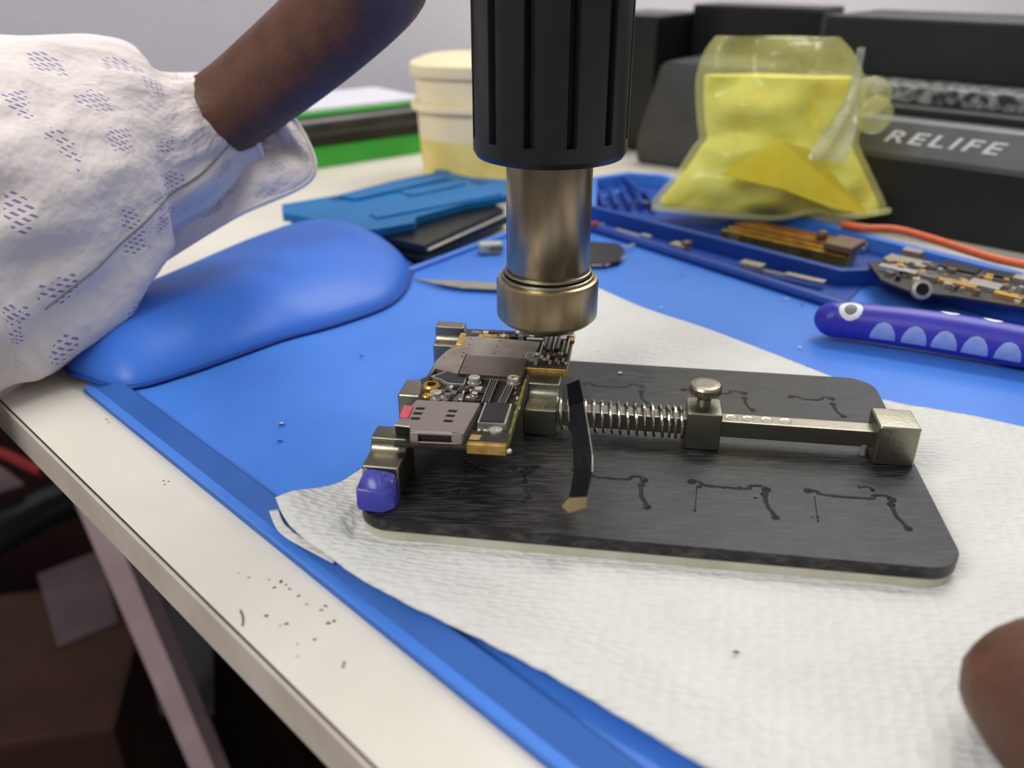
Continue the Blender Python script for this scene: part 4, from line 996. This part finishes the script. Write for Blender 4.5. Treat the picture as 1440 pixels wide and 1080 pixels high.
bm = NB(); box(bm, -.6, .9, .6, 1.1, .1, .5, .05, rot_fn(P(895, 292, .1), -.7)); 
tag(obj('screw_scrap', bm, m_steel, origin=P(895, 292, .1)), 'dark metal scrap in the tray beside the bag left corner', 'scrap')
# second board
ZC = 1.75
pb = thing('spare_logic_board', 'populated phone logic board piece with round camera socket resting on tray rim', 'circuit board', P(1340, 400, .6))
op = [(1222, 366), (1262, 358), (1270, 352), (1298, 354), (1300, 362), (1350, 372), (1460, 384), (1520, 400), (1510, 440), (1440, 428), (1340, 412), (1300, 408), (1278, 405), (1240, 390)]
bm = NB(); prism(bm, [tuple(P(x, y, ZC).xy) for x, y in op], 1.4, 1.58, .03); obj('circuit_substrate', bm, m_pcb, pb)
def pcomp(x, y, w, l, h, m, rot=-.75, nm='surface_component'):
    c_ = P(x, y, 1.55); bm = NB(); box(bm, -w / 2, w / 2, -l / 2, l / 2, 0, h, .03, rot_fn(c_, rot)); return obj(nm, bm, m, pb)
pcomp(1275, 372, 3.0, 1.5, .35, m_steel, nm='shield_can'); pcomp(1283, 361, 1.4, .9, .55, m_sim, nm='shield_can'); pcomp(1262, 385, 2.6, .7, .45, m_silver, nm='shield_can')
pcomp(1300, 390, 1.6, 1.0, .3, m_grey, nm='shield_can'); pcomp(1345, 402, 2.6, .8, .3, m_pcbe, nm='gold_connector'); pcomp(1350, 378, 2.6, 1.6, .2, m_chip, nm='processor_chip')
pcomp(1385, 405, 2.0, 1.4, .35, m_steel, nm='shield_can'); pcomp(1418, 420, 1.8, .7, .35, m_gold, nm='gold_connector'); pcomp(1410, 388, 2.2, 1.4, .2, m_chip, nm='processor_chip'); pcomp(1440, 398, 1.4, 1.0, .4, m_sim, nm='shield_can')
for k in range(60):
    x = random.uniform(1250, 1445); yl = 360 + (x - 1250) * .13 + 4; yh = 392 + (x - 1250) * .2
    pcomp(x, random.uniform(yl, yh), random.uniform(.2, .6), random.uniform(.2, .5), random.uniform(.2, .5), random.choice([m_silver, m_chip, m_grey, m_foam, m_brown, m_steel, m_gold]), rot=random.uniform(-.9, -.5))
cc_ = P(1291, 405, 1.75) + Vector((0, -.35, 0)) 
bm = NB(); ax_ = Vector((-0.2, -1, .45)); lathe(bm, [(.3, 0), (.62, 0), (.7, .15), (.66, .5), (.42, .55), (.4, .3), (.3, 0)], cc_, ax_, 28); o = obj('round_socket', bm, m_steel, pb, smooth=40)
bm = NB(); lathe(bm, [(0, .5), (.43, .5)], cc_, ax_, 24); obj('socket_hole', bm, m_hole, pb)
# screws etc. in tray
for x, y in ((1222, 345), (1230, 348), (1212, 352), (1204, 342)):
    c_ = P(x, y, .3); bm = NB(); cyl(bm, c_, .3, .3, 14, bev=.05); cyl(bm, c_ + Vector((0, 0, .25)), .14, .5, 10, axis=Vector((.7, .3, .5)))
    tag(obj('small_screw', bm, m_steel, origin=c_, smooth=35), 'small steel screw lying in the tray behind the metal strips', 'screw', 'small screws in the tray behind the metal strips')
# orange cable
bm = NB(); tube(bm, smoothpath([P(1185, 316, 1.5), P(1215, 321, 1.6), P(1260, 323, 1.6), P(1310, 336, 1.6), P(1360, 352, 1.6), P(1400, 364, 1.5), P(1460, 376, 1.5), P(1540, 392, 1.5)], 8), .33, 12)
tag(obj('orange_cable', bm, m_orange, origin=P(1300, 334, 1.2), smooth=True), 'orange cable lying on the tray rear rim in front of machine', 'cable')

# ================================================================== UNDER THE BENCH
cb = thing('cardboard_box', 'dark brown cardboard box on the floor under the bench', 'box', P(60, 900, -171))
k0 = P(60, 870, -75)
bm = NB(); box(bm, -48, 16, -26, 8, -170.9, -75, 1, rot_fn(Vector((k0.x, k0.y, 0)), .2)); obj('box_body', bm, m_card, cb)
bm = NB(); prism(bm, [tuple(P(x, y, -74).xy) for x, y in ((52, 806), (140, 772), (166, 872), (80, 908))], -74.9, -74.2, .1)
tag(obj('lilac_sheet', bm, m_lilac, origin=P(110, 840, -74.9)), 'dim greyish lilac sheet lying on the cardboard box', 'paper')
bm = NB(); tube(bm, [P(-60, 784, -45), P(60, 716, -45), P(150, 682, -45)], 3.0, 16)
tag(obj('black_pipe', bm, m_blk, origin=P(60, 716, -48), smooth=True), 'black tube running under the bench above the cardboard box', 'tube')
bm = NB(); tube(bm, smoothpath([P(-20, 630, -35), P(10, 640, -35), P(35, 652, -35), P(60, 664, -35)], 6), .7, 8)
tag(obj('red_cable', bm, m_red, origin=P(20, 645, -35), smooth=True), 'red cable in the dark under the bench edge', 'cable')
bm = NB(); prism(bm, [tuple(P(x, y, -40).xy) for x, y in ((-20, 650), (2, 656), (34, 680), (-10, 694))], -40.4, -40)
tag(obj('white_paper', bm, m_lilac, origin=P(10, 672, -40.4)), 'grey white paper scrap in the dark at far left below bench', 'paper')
bm = NB(); q_ = [P(186, 800, -70), P(215, 800, -70), P(300, 890, -70), P(300, 1000, -70), P(225, 1000, -70)]
prism(bm, [(v.x, v.y) for v in q_], -71, -70, .2)
tag(obj('storage_board', bm, m_panel, origin=P(250, 900, -71)), 'dark grey flat panel behind the pinkish bench leg', 'panel')

# ================================================================== LIGHT, WORLD, CAMERA
wd = bpy.data.worlds.new('room'); sc.world = wd; wd.use_nodes = True
bgn = wd.node_tree.nodes['Background']
tcw = wd.node_tree.nodes.new('ShaderNodeTexCoord'); sx_ = wd.node_tree.nodes.new('ShaderNodeSeparateXYZ'); cr = wd.node_tree.nodes.new('ShaderNodeValToRGB')
wd.node_tree.links.new(tcw.outputs['Generated'], sx_.inputs[0]); wd.node_tree.links.new(sx_.outputs['Z'], cr.inputs['Fac']); wd.node_tree.links.new(cr.outputs['Color'], bgn.inputs['Color'])
cr.color_ramp.elements[0].position = .0; cr.color_ramp.elements[0].color = (.22, .2, .19, 1); cr.color_ramp.elements[1].position = .6; cr.color_ramp.elements[1].color = (.78, .8, .82, 1)
bgn.inputs['Strength'].default_value = 0.6
def area(name, loc, target, w, h, power, c=(1, 1, 1)):
    l = bpy.data.lights.new(name, 'AREA'); l.shape = 'RECTANGLE'; l.size = w * S; l.size_y = h * S; l.energy = power; l.color = c
    o = bpy.data.objects.new(name, l); col.objects.link(o); o.location = Vector(loc) * S
    o.rotation_euler = (Vector(target) - Vector(loc)).to_track_quat('-Z', 'Y').to_euler(); return o
area('ceiling_lamp_main', (75, 150, 230), (5, 50, 0), 150, 50, 6.0, (1, .97, .93))
area('sheen_light_rear', (80, 150, 105), (12, 40, 0), 70, 45, 1.15, (1, .98, .95))  # added low light for sheen on plate and mat, no window there
area('front_fill_light', (-110, -60, 150), (0, 60, 3), 110, 80, 5.0, (1, .96, .94))  # added fill from behind the camera, brightens the fronts of things

cam = bpy.data.cameras.new('camera'); co = bpy.data.objects.new('camera', cam); col.objects.link(co); sc.camera = co
co.location = (0, 0, CAMH * S); co.rotation_euler = (math.pi / 2 - PITCH, 0, 0)
cam.sensor_fit = 'HORIZONTAL'; cam.sensor_width = 36; cam.lens = 36 * FPX / 1440
cam.clip_start = 0.005; cam.clip_end = 20
cam.dof.use_dof = True; cam.dof.focus_distance = 42.5 * S; cam.dof.aperture_fstop = 13.5
sc.view_settings.view_transform = 'Standard'; sc.view_settings.look = 'None'; sc.view_settings.exposure = 0.0
